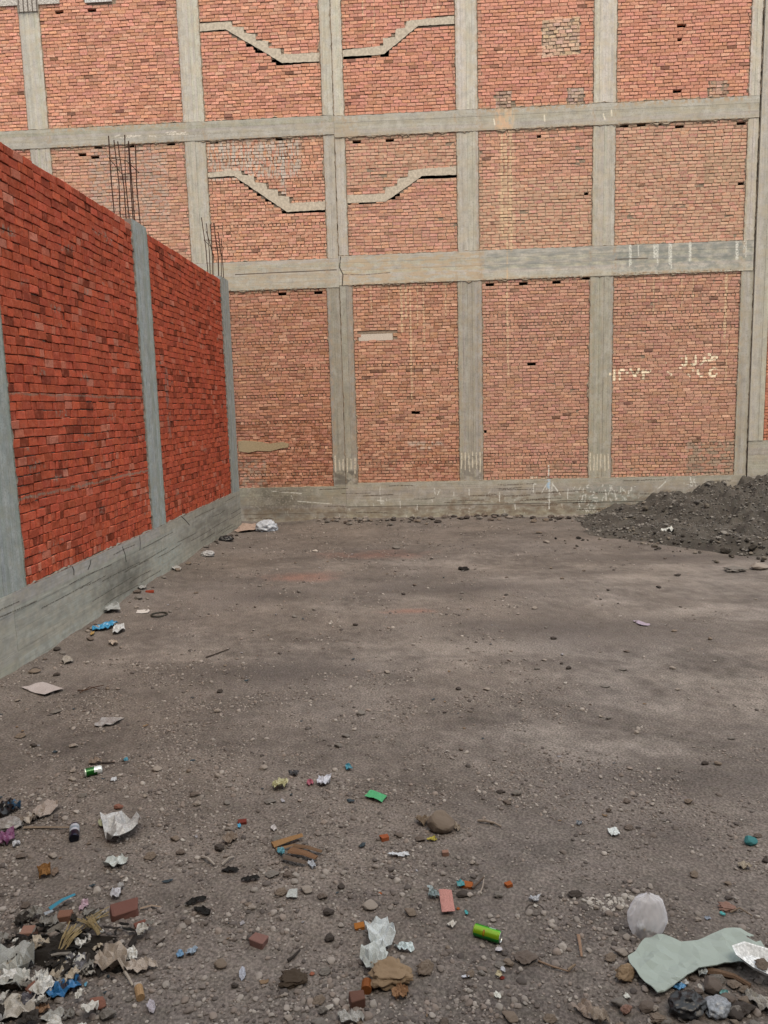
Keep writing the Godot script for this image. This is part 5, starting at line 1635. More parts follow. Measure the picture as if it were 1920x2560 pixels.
# ---------------------------------------------------------------- litter
func build_litter() -> void:
	var seed_ := 100
	for q in [
		["sheet", -3.976, -16.357, 0.554, 1.228, 0.1, 0.09, "a8948a", "paper_sheet", "crumpled pinkish paper sheet beside the white bag in the wall corner", "paper"],
		["bag", -3.507, -16.141, 0.436, 0.327, 0.2, 0.245, "b9c0cc", "plastic_bag", "knotted white plastic bag in the corner where the walls meet", "plastic bag"],
		["bag", -4.033, -14.721, 0.278, 0.209, 0.5, 0.105, "1c1b1e", "plastic_bag", "small black plastic bag by the foot of the low concrete plinth", "plastic bag"],
		["bag", -3.98, -13.235, 0.222, 0.166, 0.3, 0.1, "a9a9ab", "plastic_bag", "small pale plastic bag near the plinth of the red wall", "plastic bag"],
		["sheet", -3.767, -9.51, 0.244, 0.219, 0.15, 0.012, "c9c4c2", "paper_strip", "white paper strip lying next to the round tin lid", "paper"],
		["sheet", -3.88, -7.575, 0.138, 0.263, 0.6, 0.05, "98928c", "paper_scrap", "grey folded paper scrap on the dirt beside the plinth stones", "paper"],
		["sheet", -3.593, -8.129, 0.11, 0.209, 0.9, 0.05, "a69a90", "cardboard_piece", "small triangular cardboard piece near the blue snack packet", "cardboard"],
		["sheet", -4.223, -9.509, 0.288, 0.598, 0.6, 0.1, "9c9fa0", "plaster_sack", "torn white sack leaning at the foot of the grey plinth", "sack"],
		["sheet", -4.197, -10.574, 0.153, 0.291, 0.8, 0.05, "9a9a9a", "sack_scrap", "small whitish sack scrap against the plinth past the torn sack", "sack"],
		["sheet", -4.201, -12.073, 0.187, 0.436, 0.8, 0.06, "a2a1a0", "sack_scrap", "pale sack scrap at the plinth near the small pale bag", "sack"],
		["sheet", -3.753, -8.679, 0.166, 0.437, 0.3, 0.06, "b9bcc0", "snack_packet", "white printed half of the torn snack packet by the plinth", "packet"],
		["sheet", -3.96, -8.72, 0.216, 0.475, -0.4, 0.07, "2f86b4", "snack_packet", "bright blue torn snack packet near the grey plinth", "packet"],
		["sheet", -3.992, -8.445, 0.057, 0.16, 0.2, 0.03, "a68a5a", "paper_scrap", "tiny yellowish scrap beside the blue snack packet", "paper"],
		["sheet", 0.595, -11.957, 0.259, 0.369, 0.2, 0.04, "191716", "rubber_scrap", "twisted black rubber scrap alone in the middle of the lot", "rubber"],
		["sheet", -2.069, -13.613, 0.119, 0.236, 0.3, 0.02, "b9b2aa", "paper_scrap", "small white torn paper far out near the back wall", "paper"],
		["sheet", 2.508, -8.718, 0.141, 0.334, 0.4, 0.02, "9f93a3", "paper_scrap", "pale lilac paper with a dark mark lying on open dirt", "paper"],
		["sheet", -2.753, -5.982, 0.267, 0.223, 0.25, 0.035, "908c8c", "plastic_film", "flat translucent grey plastic film crumpled on the gravel", "plastic film"],
		["sheet", -2.304, -5.263, 0.042, 0.096, 0.4, 0.03, "3d7f96", "plastic_scrap", "small teal plastic scrap lying past the green and white can", "plastic scrap"],
		["sheet", -2.269, -4.955, 0.052, 0.062, 0.2, 0.02, "b9bcc2", "paper_scrap", "small white torn paper in front of the green and white can", "paper"],
		["sheet", -2.526, -5.218, 0.133, 0.095, 0.1, 0.04, "87796f", "cloth_scrap", "brown dusty cloth scrap behind the green and white can", "cloth"],
		["sheet", -2.544, -4.525, 0.175, 0.224, 0.3, 0.06, "9a8f89", "paper_sheet", "crumpled beige paper heap beside the black and blue packet", "paper"],
		["sheet", -2.58, -4.423, 0.14, 0.175, -0.5, 0.07, "8f857c", "plastic_film", "thin dirty plastic film tangled with beige paper", "plastic film"],
		["sheet", -2.795, -4.494, 0.153, 0.191, 0.2, 0.07, "17181d", "packet", "glossy black packet with crumpled blue wrapper beside it", "packet"],
		["sheet", -2.768, -4.524, 0.117, 0.129, 0.5, 0.06, "2c4d6a", "wrapper", "crumpled dark blue wrapper on the black packet", "wrapper"],
		["bag", -2.703, -4.341, 0.165, 0.124, 0.1, 0.062, "868280", "plastic_bag", "dusty grey plastic bag in front of the black packet", "plastic bag"],
		["sheet", -1.962, -4.294, 0.306, 0.341, 0.5, 0.13, "b3b4b6", "plastic_bag", "large crumpled white plastic bag lying beside the dark bottle", "plastic bag"],
		["sheet", -2.097, -4.394, 0.113, 0.111, 0.3, 0.05, "b7bba0", "paper_scrap", "pale yellow paper tucked behind the large white bag", "paper"],
		["sheet", -2.619, -4.166, 0.128, 0.159, 0.5, 0.07, "7c4a70", "wrapper", "crumpled magenta and purple wrapper with white corner", "wrapper"],
		["sheet", -2.545, -4.141, 0.054, 0.074, 0.4, 0.03, "b9bcc4", "wrapper", "white corner piece lying against the magenta wrapper", "wrapper"],
		["sheet", -1.839, -3.948, 0.144, 0.119, 0.35, 0.06, "c3c9c9", "paper_plate", "torn white paper plate folded on the dirt", "plate"],
		["sheet", -2.223, -3.867, 0.087, 0.141, 0.6, 0.08, "7d5a35", "dry_leaf", "curled orange brown dried peel on the gravel", "peel"],
		["sheet", -2.161, -3.875, 0.051, 0.091, 0.3, 0.05, "75655a", "dry_leaf", "small brown dried leaf beside the orange peel", "leaf"],
		["sheet", -1.861, -3.581, 0.068, 0.095, 0.3, 0.05, "b49aa8", "plastic_flower", "small pink plastic flower scrap with a stem", "plastic scrap"],
		["sheet", -1.732, -3.689, 0.07, 0.099, 0.2, 0.06, "c4c4cc", "paper_scrap", "bright white crumpled tissue behind the half red brick", "tissue"],
		["sheet", -1.728, -3.751, 0.053, 0.07, 0.6, 0.05, "9a9898", "paper_scrap", "grey tissue behind the bright white crumpled tissue", "tissue"],
		["sheet", -1.604, -3.29, 0.059, 0.048, 0.3, 0.04, "b7bab4", "paper_scrap", "white crumpled scrap beside the straw bundles", "paper"],
		["sheet", -1.531, -3.182, 0.172, 0.195, 0.2, 0.1, "a5998e", "cloth_rag", "beige stiff rag spread in front of the burnt rubbish", "rag"],
		["sheet", -1.395, -3.158, 0.209, 0.09, 0.1, 0.05, "ada299", "cloth_rag", "long pointed beige rag stretching away from burnt rubbish", "rag"],
		["sheet", -1.708, -3.17, 0.122, 0.164, 0.5, 0.07, "6d6c72", "cloth_rag", "grey cloth piece between burnt rubbish and beige rag", "rag"],
		["sheet", -1.713, -3.236, 0.066, 0.081, 0.1, 0.05, "9a9186", "cloth_rag", "pale rag corner behind the grey cloth piece", "rag"],
		["sheet", -2.004, -3.164, 0.249, 0.274, 0.4, 0.14, "9c9d9a", "foam_rag", "grey fluffy torn wadding beside burnt rubbish", "wadding"],
		["sheet", -1.963, -3.039, 0.222, 0.201, -0.3, 0.12, "a9a9a4", "foam_rag", "pale torn wadding strip in front of grey fluffy wadding", "wadding"],
		["sheet", -1.852, -2.891, 0.23, 0.187, 0.3, 0.07, "b3ada5", "cardboard_sheet", "pale dusty cardboard sheet beside the reddish rock", "cardboard"],
		["sheet", -1.825, -2.96, 0.09, 0.11, 0.7, 0.06, "55535b", "plastic_film", "dark grey plastic film beneath the reddish rock", "plastic film"],
		["sheet", -1.676, -3.034, 0.114, 0.097, 0.35, 0.07, "4b4852", "plastic_film", "dark film lying behind the blue plastic bottle", "plastic film"],
		["sheet", -1.73, -2.883, 0.081, 0.069, 0.2, 0.05, "9d7f68", "paper_sheet", "brownish wrinkled paper beside pale cardboard", "paper"],
		["sheet", -1.659, -2.856, 0.115, 0.094, 0.2, 0.03, "9e9d99", "cardboard_sheet", "flat grey white board at the front of the litter", "cardboard"],
		["sheet", -1.502, -3.238, 0.035, 0.044, 0.3, 0.04, "2a8e9e", "plastic_scrap", "bright turquoise scrap beside the beige rag", "plastic scrap"],
		["sheet", -1.606, -3.047, 0.022, 0.029, 0.3, 0.03, "4f8ba6", "plastic_scrap", "tiny sky blue scrap behind the blue bottle", "plastic scrap"],
		["sheet", -1.234, -3.251, 0.05, 0.069, 0.4, 0.06, "7396b8", "paper_scrap", "light blue and white wrapper piece on bare dirt", "wrapper"],
		["sheet", -1.18, -3.274, 0.047, 0.076, -0.4, 0.06, "94a3b4", "paper_scrap", "pale blue wrapper piece with brown edge on bare dirt", "wrapper"],
		["sheet", -1.048, -4.873, 0.123, 0.166, 0.1, 0.09, "a3a07c", "wrapper", "yellowish green crumpled wrapper with rusty edge", "wrapper"],
		["sheet", -0.986, -5.052, 0.092, 0.076, 0.1, 0.04, "4a4b4f", "cloth_scrap", "dark grey cloth scrap behind the yellowish wrapper", "cloth"],
		["sheet", -0.748, -4.936, 0.118, 0.145, 0.2, 0.06, "c6c9d6", "wrapper", "white shiny crumpled wrapper with a pink tail", "wrapper"],
		["sheet", -0.848, -4.924, 0.056, 0.072, 0.3, 0.04, "94485c", "wrapper", "small pink red wrapper piece beside the white shiny wrapper", "wrapper"],
		["sheet", -0.599, -5.142, 0.058, 0.104, 0.4, 0.06, "2c7a90", "plastic_scrap", "crumpled blue scrap alone past the green packet", "plastic scrap"],
		["sheet", -0.891, -4.06, 0.057, 0.088, 0.4, 0.06, "4f8796", "plastic_scrap", "blue grey scrap lying against the bark pieces", "plastic scrap"],
		["sheet", -0.692, -3.954, 0.05, 0.084, 0.3, 0.06, "a8adb6", "paper_scrap", "white scrap at the end of the bark pieces", "paper"],
		["sheet", -1.209, -4.346, 0.03, 0.059, 0.3, 0.04, "4a9ac0", "plastic_scrap", "light blue scrap near reddish crumbs", "plastic scrap"],
		["sheet", -0.991, -4.334, 0.05, 0.059, 0.5, 0.04, "bdb9bb", "paper_scrap", "white twisted paper past the round grey stone", "paper"],
		["sheet", -1.23, -4.188, 0.107, 0.12, 0.5, 0.05, "807369", "cloth_scrap", "dusty brown rag tangle on the gravel", "cloth"],
		["sheet", -0.9, -3.136, 0.045, 0.112, 0.2, 0.05, "a7abb8", "feather_tuft", "fluffy white feather tuft on bare dirt", "feather"],
		["sheet", -1.253, -2.918, 0.049, 0.096, 0.5, 0.05, "a9a4ad", "feather_tuft", "white feather tuft near the orange cork", "feather"],
		["sheet", -0.196, -4.084, 0.146, 0.039, 0, 0.02, "c5c9d0", "feather", "long slim white feather lying on the dirt", "feather"],
		["sheet", -0.001, -3.715, 0.069, 0.09, 0.3, 0.05, "7f8f93", "plastic_scrap", "grey blue plastic scrap next to the pink card", "plastic scrap"],
		["sheet", -0.016, -3.786, 0.039, 0.054, 0.5, 0.04, "8b979a", "plastic_scrap", "small grey plastic scrap behind the grey blue one", "plastic scrap"],
		["sheet", 0.146, -3.795, 0.048, 0.07, 0.3, 0.05, "3f8d96", "plastic_scrap", "turquoise crumpled scrap behind the pink card", "plastic scrap"],
		["sheet", 0.169, -3.576, 0.021, 0.049, 0.2, 0.03, "2f9296", "plastic_scrap", "tiny turquoise chip in front of the pink card", "plastic scrap"],
		["sheet", 0.091, -3.49, 0.053, 0.061, 0.6, 0.03, "c9c5bf", "eggshell", "white curved shell piece near the green can", "shell"],
		["sheet", 0.31, -3.316, 0.039, 0.037, 0.3, 0.04, "c3c0c6", "paper_scrap", "white torn scrap in front of the green can", "paper"],
		["sheet", 0.275, -3.02, 0.032, 0.054, 0.4, 0.04, "cfd0ca", "eggshell", "oval white shell piece on dark dirt", "shell"],
		["sheet", 0.317, -3.186, 0.03, 0.041, 0.4, 0.03, "b4b6bd", "paper_scrap", "pale scrap in the small rubble patch", "paper"],
		["sheet", 0.14, -3.123, 0.044, 0.023, 0.2, 0.02, "bfc2cc", "paper_strip", "thin white strip in the small rubble patch", "paper"],
		["sheet", 0.291, -3.148, 0.04, 0.035, 0.1, 0.03, "b2a98e", "paper_scrap", "cream scrap in the small rubble patch", "paper"],
		["sheet", 0.536, -3.677, 0.084, 0.051, 0.1, 0.04, "a9acb4", "plastic_scrap", "pale plastic strip above a buried rubber ring", "plastic scrap"],
		["sheet", 1.107, -4.312, 0.083, 0.113, 0.4, 0.02, "cfd6d8", "paper_scrap", "bright white jagged paper scrap on smooth dirt", "paper"],
		["sheet", 0.918, -4.421, 0.045, 0.059, -0.6, 0.03, "6b727c", "plastic_scrap", "small grey blue shard near the jagged white scrap", "plastic scrap"],
		["sheet", 1.739, -3.977, 0.094, 0.065, 0.1, 0.05, "a59b8d", "wing_bone", "curled dry beige husk with a white tip", "husk"],
		["sheet", 1.463, -3.573, 0.03, 0.041, 0.3, 0.04, "3f9a9c", "plastic_scrap", "small turquoise chip beside the thin bent twig", "plastic scrap"],
		["sheet", 1.371, -3.527, 0.036, 0.027, 0.2, 0.02, "79818f", "plastic_scrap", "grey blue sliver near the turquoise chip", "plastic scrap"],
		["sheet", -0.264, -3.374, 0.182, 0.246, 0.5, 0.14, "c6cdd0", "tissue_wad", "large crumpled pale blue and grey tissue by the tan rock", "tissue"],
		["sheet", -0.283, -3.238, 0.16, 0.219, 0.3, 0.13, "bac0c0", "tissue_wad", "lower dirty half of the crumpled tissue by the tan rock", "tissue"],
		["sheet", -0.248, -3.46, 0.097, 0.074, 0.2, 0.07, "8f8984", "paper_sheet", "greyish crumpled paper behind the pale blue tissue", "paper"],
		["sheet", -0.147, -3.315, 0.109, 0.063, -0.25, 0.05, "c0ced2", "plastic_strip", "pale blue plastic tail trailing from the crumpled tissue", "plastic scrap"],
		["sheet", -0.154, -3.024, 0.089, 0.077, 0.2, 0.06, "8a6a50", "dry_leaf", "curled brown dry leaf in front of the tan rock", "leaf"],
		["sheet", -0.36, -2.882, 0.155, 0.072, 0, 0.05, "a9a8a6", "paper_sheet", "white crumpled paper at the front edge", "paper"],
		["sheet", 0.647, -2.948, 0.103, 0.114, 0.4, 0.07, "95867c", "cloth_rag", "dusty pink beige cloth corner on dark dirt", "cloth"],
		["sheet", 0.696, -2.902, 0.102, 0.102, 0.1, 0.08, "8d8176", "cloth_rag", "folded beige cloth in front of the pinkish cloth corner", "cloth"],
		["bag", 1.07, -2.945, 0.156, 0.117, 0.3, 0.071, "17181c", "plastic_bag", "crumpled shiny black plastic bag among the stones", "plastic bag"],
		["bag", 1.197, -2.946, 0.121, 0.091, 0.6, 0.053, "8b9098", "plastic_bag", "translucent grey plastic bag next to the black bag", "plastic bag"],
		["sheet", 1.207, -3.155, 0.058, 0.068, 0.3, 0.06, "aeb4b6", "paper_scrap", "white crumpled scrap beneath the green sheet edge", "paper"],
		["sheet", 1.383, -2.987, 0.086, 0.157, 0.6, 0.05, "9a9690", "cardboard_piece", "pale curved board at the edge of the stones", "cardboard"],
		["sheet", 1.262, -3.035, 0.046, 0.038, 0.3, 0.04, "6fa0a0", "plastic_scrap", "pale turquoise sliver beside the translucent bag", "plastic scrap"],
		["sheet", 1.068, -3.107, 0.061, 0.039, 0.1, 0.03, "3a6f9c", "snack_packet", "flattened blue snack packet under the sheet tip", "packet"],
		["sheet", 1.078, -3.065, 0.067, 0.038, -0.1, 0.03, "4c86b4", "snack_packet", "blue edge of a silver snack packet by the black bag", "packet"],
		["sheet", 1.108, -3.093, 0.046, 0.044, 0.3, 0.03, "b0b3b6", "snack_packet", "silver inside of the torn snack packet", "packet"],
		["sheet", 0.837, -3.014, 0.032, 0.037, 0.4, 0.02, "c6c7c2", "paper_star", "small white pointed scrap above the pinkish shard", "paper"],
		["sheet", 1.023, -3.454, 0.059, 0.066, 0.3, 0.06, "bcbdbd", "tissue", "white tissue beside the standing plastic bag mouth", "tissue"],
		["sheet", 1.03, -3.437, 0.028, 0.033, 0.2, 0.05, "b98a2a", "wrapper", "tiny yellow wrapper on the white tissue", "wrapper"],
		["sheet", 0.003, -4.23, 0.087, 0.046, 0.15, 0.02, "a59a4a", "paper_strip", "thin yellow strip in front of the boulder", "paper"],
		["sheet", 0.148, -4.352, 0.05, 0.165, 0.3, 0.06, "857a6e", "dry_leaf", "dry brown leaf propped against the boulder", "leaf"],
		["sheet", -0.063, -4.419, 0.131, 0.09, -0.1, 0.06, "7b6d5f", "dry_leaf", "long dry husk lying behind the boulder", "husk"],
		["sheet", -1.703, -2.993, 0.204, 0.123, 0.55, 0.08, "2f6ca0", "plastic_wrapper", "crumpled bright blue plastic wrapper beside the reddish rock", "wrapper"],
		["sheet", -1.711, -3.009, 0.04, 0.039, 0.5, 0.1, "a8a878", "wrapper_label", "pale yellow label on the bright blue wrapper", "label"],
	]:
		seed_ += 7
		var o: MeshInstance3D
		if q[0] == "bag":
			o = single(q[8], bag_mesh(q[3], q[6], q[4], seed_), plastic(q[7]), q[9], q[10])
		else:
			var w: float = q[3]; var d: float = q[4]
			o = single(q[8], sheet_mesh(blot(w, d, seed_, 0.42), maxf(0.008, minf(w, d) * 0.12), minf(q[6], minf(w, d) * 0.55), seed_), plastic(q[7]) if q[8].contains("plastic") or q[8].contains("wrapper") or q[8].contains("packet") else dusty(q[7], 0.85, 8.0), q[9], q[10])
		o.position = on_ground(q[1], q[2], 0.004)
		o.rotation.y = q[5]
	flat_sheet("paper_sheet", PackedVector2Array([Vector2(-3.92, -6.724), Vector2(-3.787, -6.88), Vector2(-3.484, -6.697), Vector2(-3.59, -6.529)]), 0.025, "b0a8a8", "flat pale rectangular paper sheet by the red wall plinth", "paper")
	flat_sheet("foil_packet", PackedVector2Array([Vector2(-0.415, -4.82), Vector2(-0.298, -4.725), Vector2(-0.329, -4.658), Vector2(-0.451, -4.725)]), 0.02, "4fa070", "flat green foil packet on open dirt", "packet")
	flat_sheet("card", PackedVector2Array([Vector2(0.029, -3.746), Vector2(0.098, -3.747), Vector2(0.111, -3.569), Vector2(0.042, -3.565)]), 0.012, "b07f78", "flat salmon pink card strip in the rubbish", "card")
	flat_sheet("card", PackedVector2Array([Vector2(-0.782, -3.73), Vector2(-0.739, -3.735), Vector2(-0.727, -3.664), Vector2(-0.789, -3.663)]), 0.008, "a9adac", "small square white card between two stones", "card")
	# sheet lying over stones
	var tarp := PackedVector2Array([Vector2(0.894, -3.217), Vector2(0.94, -3.257), Vector2(1.007, -3.335), Vector2(1.103, -3.37), Vector2(1.136, -3.333), Vector2(1.171, -3.319), Vector2(1.223, -3.322), Vector2(1.295, -3.367), Vector2(1.405, -3.403), Vector2(1.481, -3.408), Vector2(1.537, -3.384), Vector2(1.483, -3.343), Vector2(1.523, -3.332), Vector2(1.55, -3.344), Vector2(1.55, -3.292), Vector2(1.572, -3.269), Vector2(1.541, -3.187), Vector2(1.42, -3.19), Vector2(1.32, -3.183), Vector2(1.216, -3.147), Vector2(1.127, -3.105), Vector2(1.043, -3.043), Vector2(0.996, -3.009), Vector2(0.966, -3.004), Vector2(0.929, -3.062), Vector2(0.903, -3.119), Vector2(0.892, -3.178)])
	var mid := Vector2.ZERO
	for p in tarp: mid += p / tarp.size()
	var local := PackedVector2Array()
	for k in tarp.size():
		local.append(tarp[k] - mid)
	var sheet_mat := StandardMaterial3D.new()
	sheet_mat.albedo_color = hexc("858f8a")
	sheet_mat.roughness = 0.9
	var ts := single("board_sheet", sheet_mesh(local, 0.03, 0.05, 9, 0.004, 0.02, 0.14), sheet_mat, "large torn grey green sheet lying over stones beside a plastic bag", "sheet")
	ts.position = on_ground(mid.x, mid.y, 0.0)
	# open plastic bag behind it
	var film_mat := StandardMaterial3D.new()
	film_mat.albedo_color = Color(0.88, 0.88, 0.91, 0.42)
	film_mat.transparency = BaseMaterial3D.TRANSPARENCY_ALPHA
	film_mat.roughness = 0.35
	film_mat.cull_mode = BaseMaterial3D.CULL_DISABLED
	var bag := single("plastic_bag", pleated_bag(0.185, 0.235, 0.10, 77), film_mat, "puffed translucent white plastic bag behind the grey green sheet", "plastic bag")
	bag.position = on_ground(1.035, -3.41, -0.01)
	foam_tray()
	cans()
	burnt_rubbish()
	var lid := single("tin_lid", ring_mesh(0.10, 0.022, 0.020), dusty("3b3a35", 0.5, 4.0), "round dark tin ring lying near the white paper strip", "tin lid")
	lid.position = on_ground(-3.495, -9.325, 0.004)
	var ring := single("rubber_ring", ring_mesh(0.045, 0.008, 0.010), dusty("4d4744", 0.8, 4.0), "half buried grey rubber ring under a pale strip", "ring")
	ring.position = on_ground(0.526, -3.61, -0.002)
	var cork := single("cork", tube_mesh([Vector3(0, 0.018, -0.035), Vector3(0, 0.018, 0.035)], 0.019, 12), dusty("9a7e5e", 0.85, 9.0), "short orange tan cork lying by a pale quill", "cork")
	cork.position = on_ground(-1.336, -3.0, 0.0)
	cork.rotation.y = 0.5
	var cap := single("bottle_stub", tube_mesh([Vector3(0, 0.024, -0.02), Vector3(0, 0.024, 0.03)], 0.024, 12), dusty("7d4a26", 0.6, 9.0), "rusty brown round stub against the large tan rock", "stub")
	cap.position = on_ground(-0.31, -3.07, 0.0)
	# black feathers
	for q in [[-1.28, -3.66, 0.6, "long black feather stuck in the gravel"], [-1.22, -3.58, -0.4, "black feather with splayed barbs on gravel"], [-1.16, -3.92, 0.1, "black ragged feather scrap on gravel"], [-1.02, -3.84, 0.3, "flat black ragged scrap on gravel"]]:
		var f := single("feather", sheet_mesh(blot(0.13, 0.045, int(absf(q[0]) * 100), 0.35), 0.01, 0.025, 4), dusty("151413", 0.7, 6.0), q[3], "feather")
		f.position = on_ground(q[0], q[1], 0.006)
		f.rotation.y = q[2]
	# torn rags heaped at the near corner
	var torn := {"c6c4bf": "torn whitish rag in the corner rubbish pile", "b1aea9": "torn pale grey rag in the corner rubbish pile", "aa9f90": "torn beige rag in the corner rubbish pile", "7d7a76": "torn dull grey rag in the corner rubbish pile", "3a3633": "torn black rag in the corner rubbish pile", "d2d1ce": "torn white plastic in the corner rubbish pile"}
	var tk := torn.keys()
	for k in 84:
		var x := rng.randf_range(-2.15, -1.45); var z := rng.randf_range(-3.5, -2.72)
		if x > -1.55 - (z + 2.72) * -0.15 and rng.randf() < 0.6: continue
		var w := rng.randf_range(0.05, 0.15); var d := w * rng.randf_range(0.5, 0.9)
		var key: String = tk[k % 6]
		var o := single("torn_rag", sheet_mesh(blot(w, d, 2000 + k, 0.5), d * 0.12, d * 0.5, 2000 + k), plastic(key) if k % 6 == 5 else dusty(key, 0.85, 8.0), torn[key], "rag", "torn rags in the corner rubbish pile")
		o.position = on_ground(x, z, rng.randf_range(0.0, 0.05))
		o.rotation = Vector3(rng.randf_range(-0.4, 0.4), rng.randf() * TAU, rng.randf_range(-0.4, 0.4))
	# bits too plain to tell apart
	var hues := {"b0aba5": "tiny white scrap of paper on the dirt", "8f857b": "tiny beige scrap on the dirt", "9c9aa0": "tiny grey plastic scrap on the dirt", "3f4a52": "tiny dark scrap on the dirt", "7f6a55": "tiny brown leaf scrap on the dirt"}
	var keys := hues.keys()
	var n := 0
	while n < 170:
		var z: float = -2.5 - 11.0 * pow(rng.randf(), 2.0)
		var x := rng.randf_range(-4.0, 0.45 * absf(z) + 0.5)
		if x < -0.62 * absf(z) - 0.3 or x > 5.0: continue
		if x > 0.6 and rng.randf() < 0.5: continue
		n += 1
		var k: String = keys[rng.randi() % 5]
		var s := rng.randf_range(0.012, 0.045)
		var o := single("scrap", scrap_variant(n % 9), dusty(k, 0.85, 8.0), hues[k], "scrap", "tiny scraps over the dirt")
		o.position = on_ground(x, z, 0.002)
		o.rotation.y = rng.randf() * TAU
		o.scale = Vector3(s * rng.randf_range(0.8, 1.8), s, s)


var scraps: Array = []
func scrap_variant(k: int) -> Mesh:
	while scraps.size() < 9:
		scraps.append(sheet_mesh(blot(1.0, 0.8, 900 + scraps.size(), 0.5), 0.28, 0.5, 900 + scraps.size(), 0.06, 0.07))
	return scraps[k]


func flat_sheet(called: String, poly: PackedVector2Array, amp: float, hex: String, label: String, cat: String) -> void:
	var mid := Vector2.ZERO
	for p in poly: mid += p / poly.size()
	var local := PackedVector2Array()
	for p in poly: local.append(p - mid)
	var o := single(called, sheet_mesh(local, local[0].length() * 0.3, amp, int(mid.length() * 100), 0.002, 0.012), dusty(hex, 0.6, 6.0), label, cat)
	o.position = on_ground(mid.x, mid.y, 0.004)


func ring_mesh(r: float, w: float, h: float) -> ArrayMesh:
	var pts: Array = []
	for k in 21:
		var a := TAU * k / 20.0
		pts.append(Vector3(cos(a) * r, h * 0.5, sin(a) * r))
	return tube_mesh(pts, w * 0.5, 6)


func lathe_x(profile: Array, sides: int, st_uv: bool) -> ArrayMesh:      # profile of Vector2(along x, radius)
	var mb := MB.new()
	for k in profile.size() - 1:
		var a: Vector2 = profile[k]; var b: Vector2 = profile[k + 1]
		for s in sides:
			var t0 := TAU * s / sides; var t1 := TAU * (s + 1) / sides
			var p0 := Vector3(a.x, sin(t0) * a.y, cos(t0) * a.y); var p1 := Vector3(a.x, sin(t1) * a.y, cos(t1) * a.y)
			var p2 := Vector3(b.x, sin(t1) * b.y, cos(t1) * b.y); var p3 := Vector3(b.x, sin(t0) * b.y, cos(t0) * b.y)
			var i := mb.v.size()
			var sl := Vector2(b.y - a.y, b.x - a.x).normalized()
			for q in [[p0, t0], [p1, t1], [p2, t1], [p3, t0]]:
				mb.v.append(q[0])
				mb.n.append(Vector3(-sl.x, sin(q[1]) * sl.y, cos(q[1]) * sl.y).normalized())
			var f0 := float(k) / (profile.size() - 1); var f1 := float(k + 1) / (profile.size() - 1)
			var xa: float = (a.x - profile[0].x) / (profile[-1].x - profile[0].x); var xb: float = (b.x - profile[0].x) / (profile[-1].x - profile[0].x)
			mb.t.append(Vector2(xa, float(s) / sides)); mb.t.append(Vector2(xa, float(s + 1) / sides)); mb.t.append(Vector2(xb, float(s + 1) / sides)); mb.t.append(Vector2(xb, float(s) / sides))
			mb.ix.append(i); mb.ix.append(i + 1); mb.ix.append(i + 2); mb.ix.append(i); mb.ix.append(i + 2); mb.ix.append(i + 3)
	return mb.mesh()


func print_tex(paint: Callable) -> ImageTexture:
	var im := Image.create_empty(128, 128, false, Image.FORMAT_RGB8)
	for y in 128:
		for x in 128:
			im.set_pixel(x, y, paint.call(x / 128.0, y / 128.0))
	im.generate_mipmaps()
	return ImageTexture.create_from_image(im)


func can_material(t: Texture2D) -> StandardMaterial3D:
	var m := StandardMaterial3D.new()
	m.albedo_texture = t
	m.roughness = 0.28
	m.metallic = 0.35
	return m


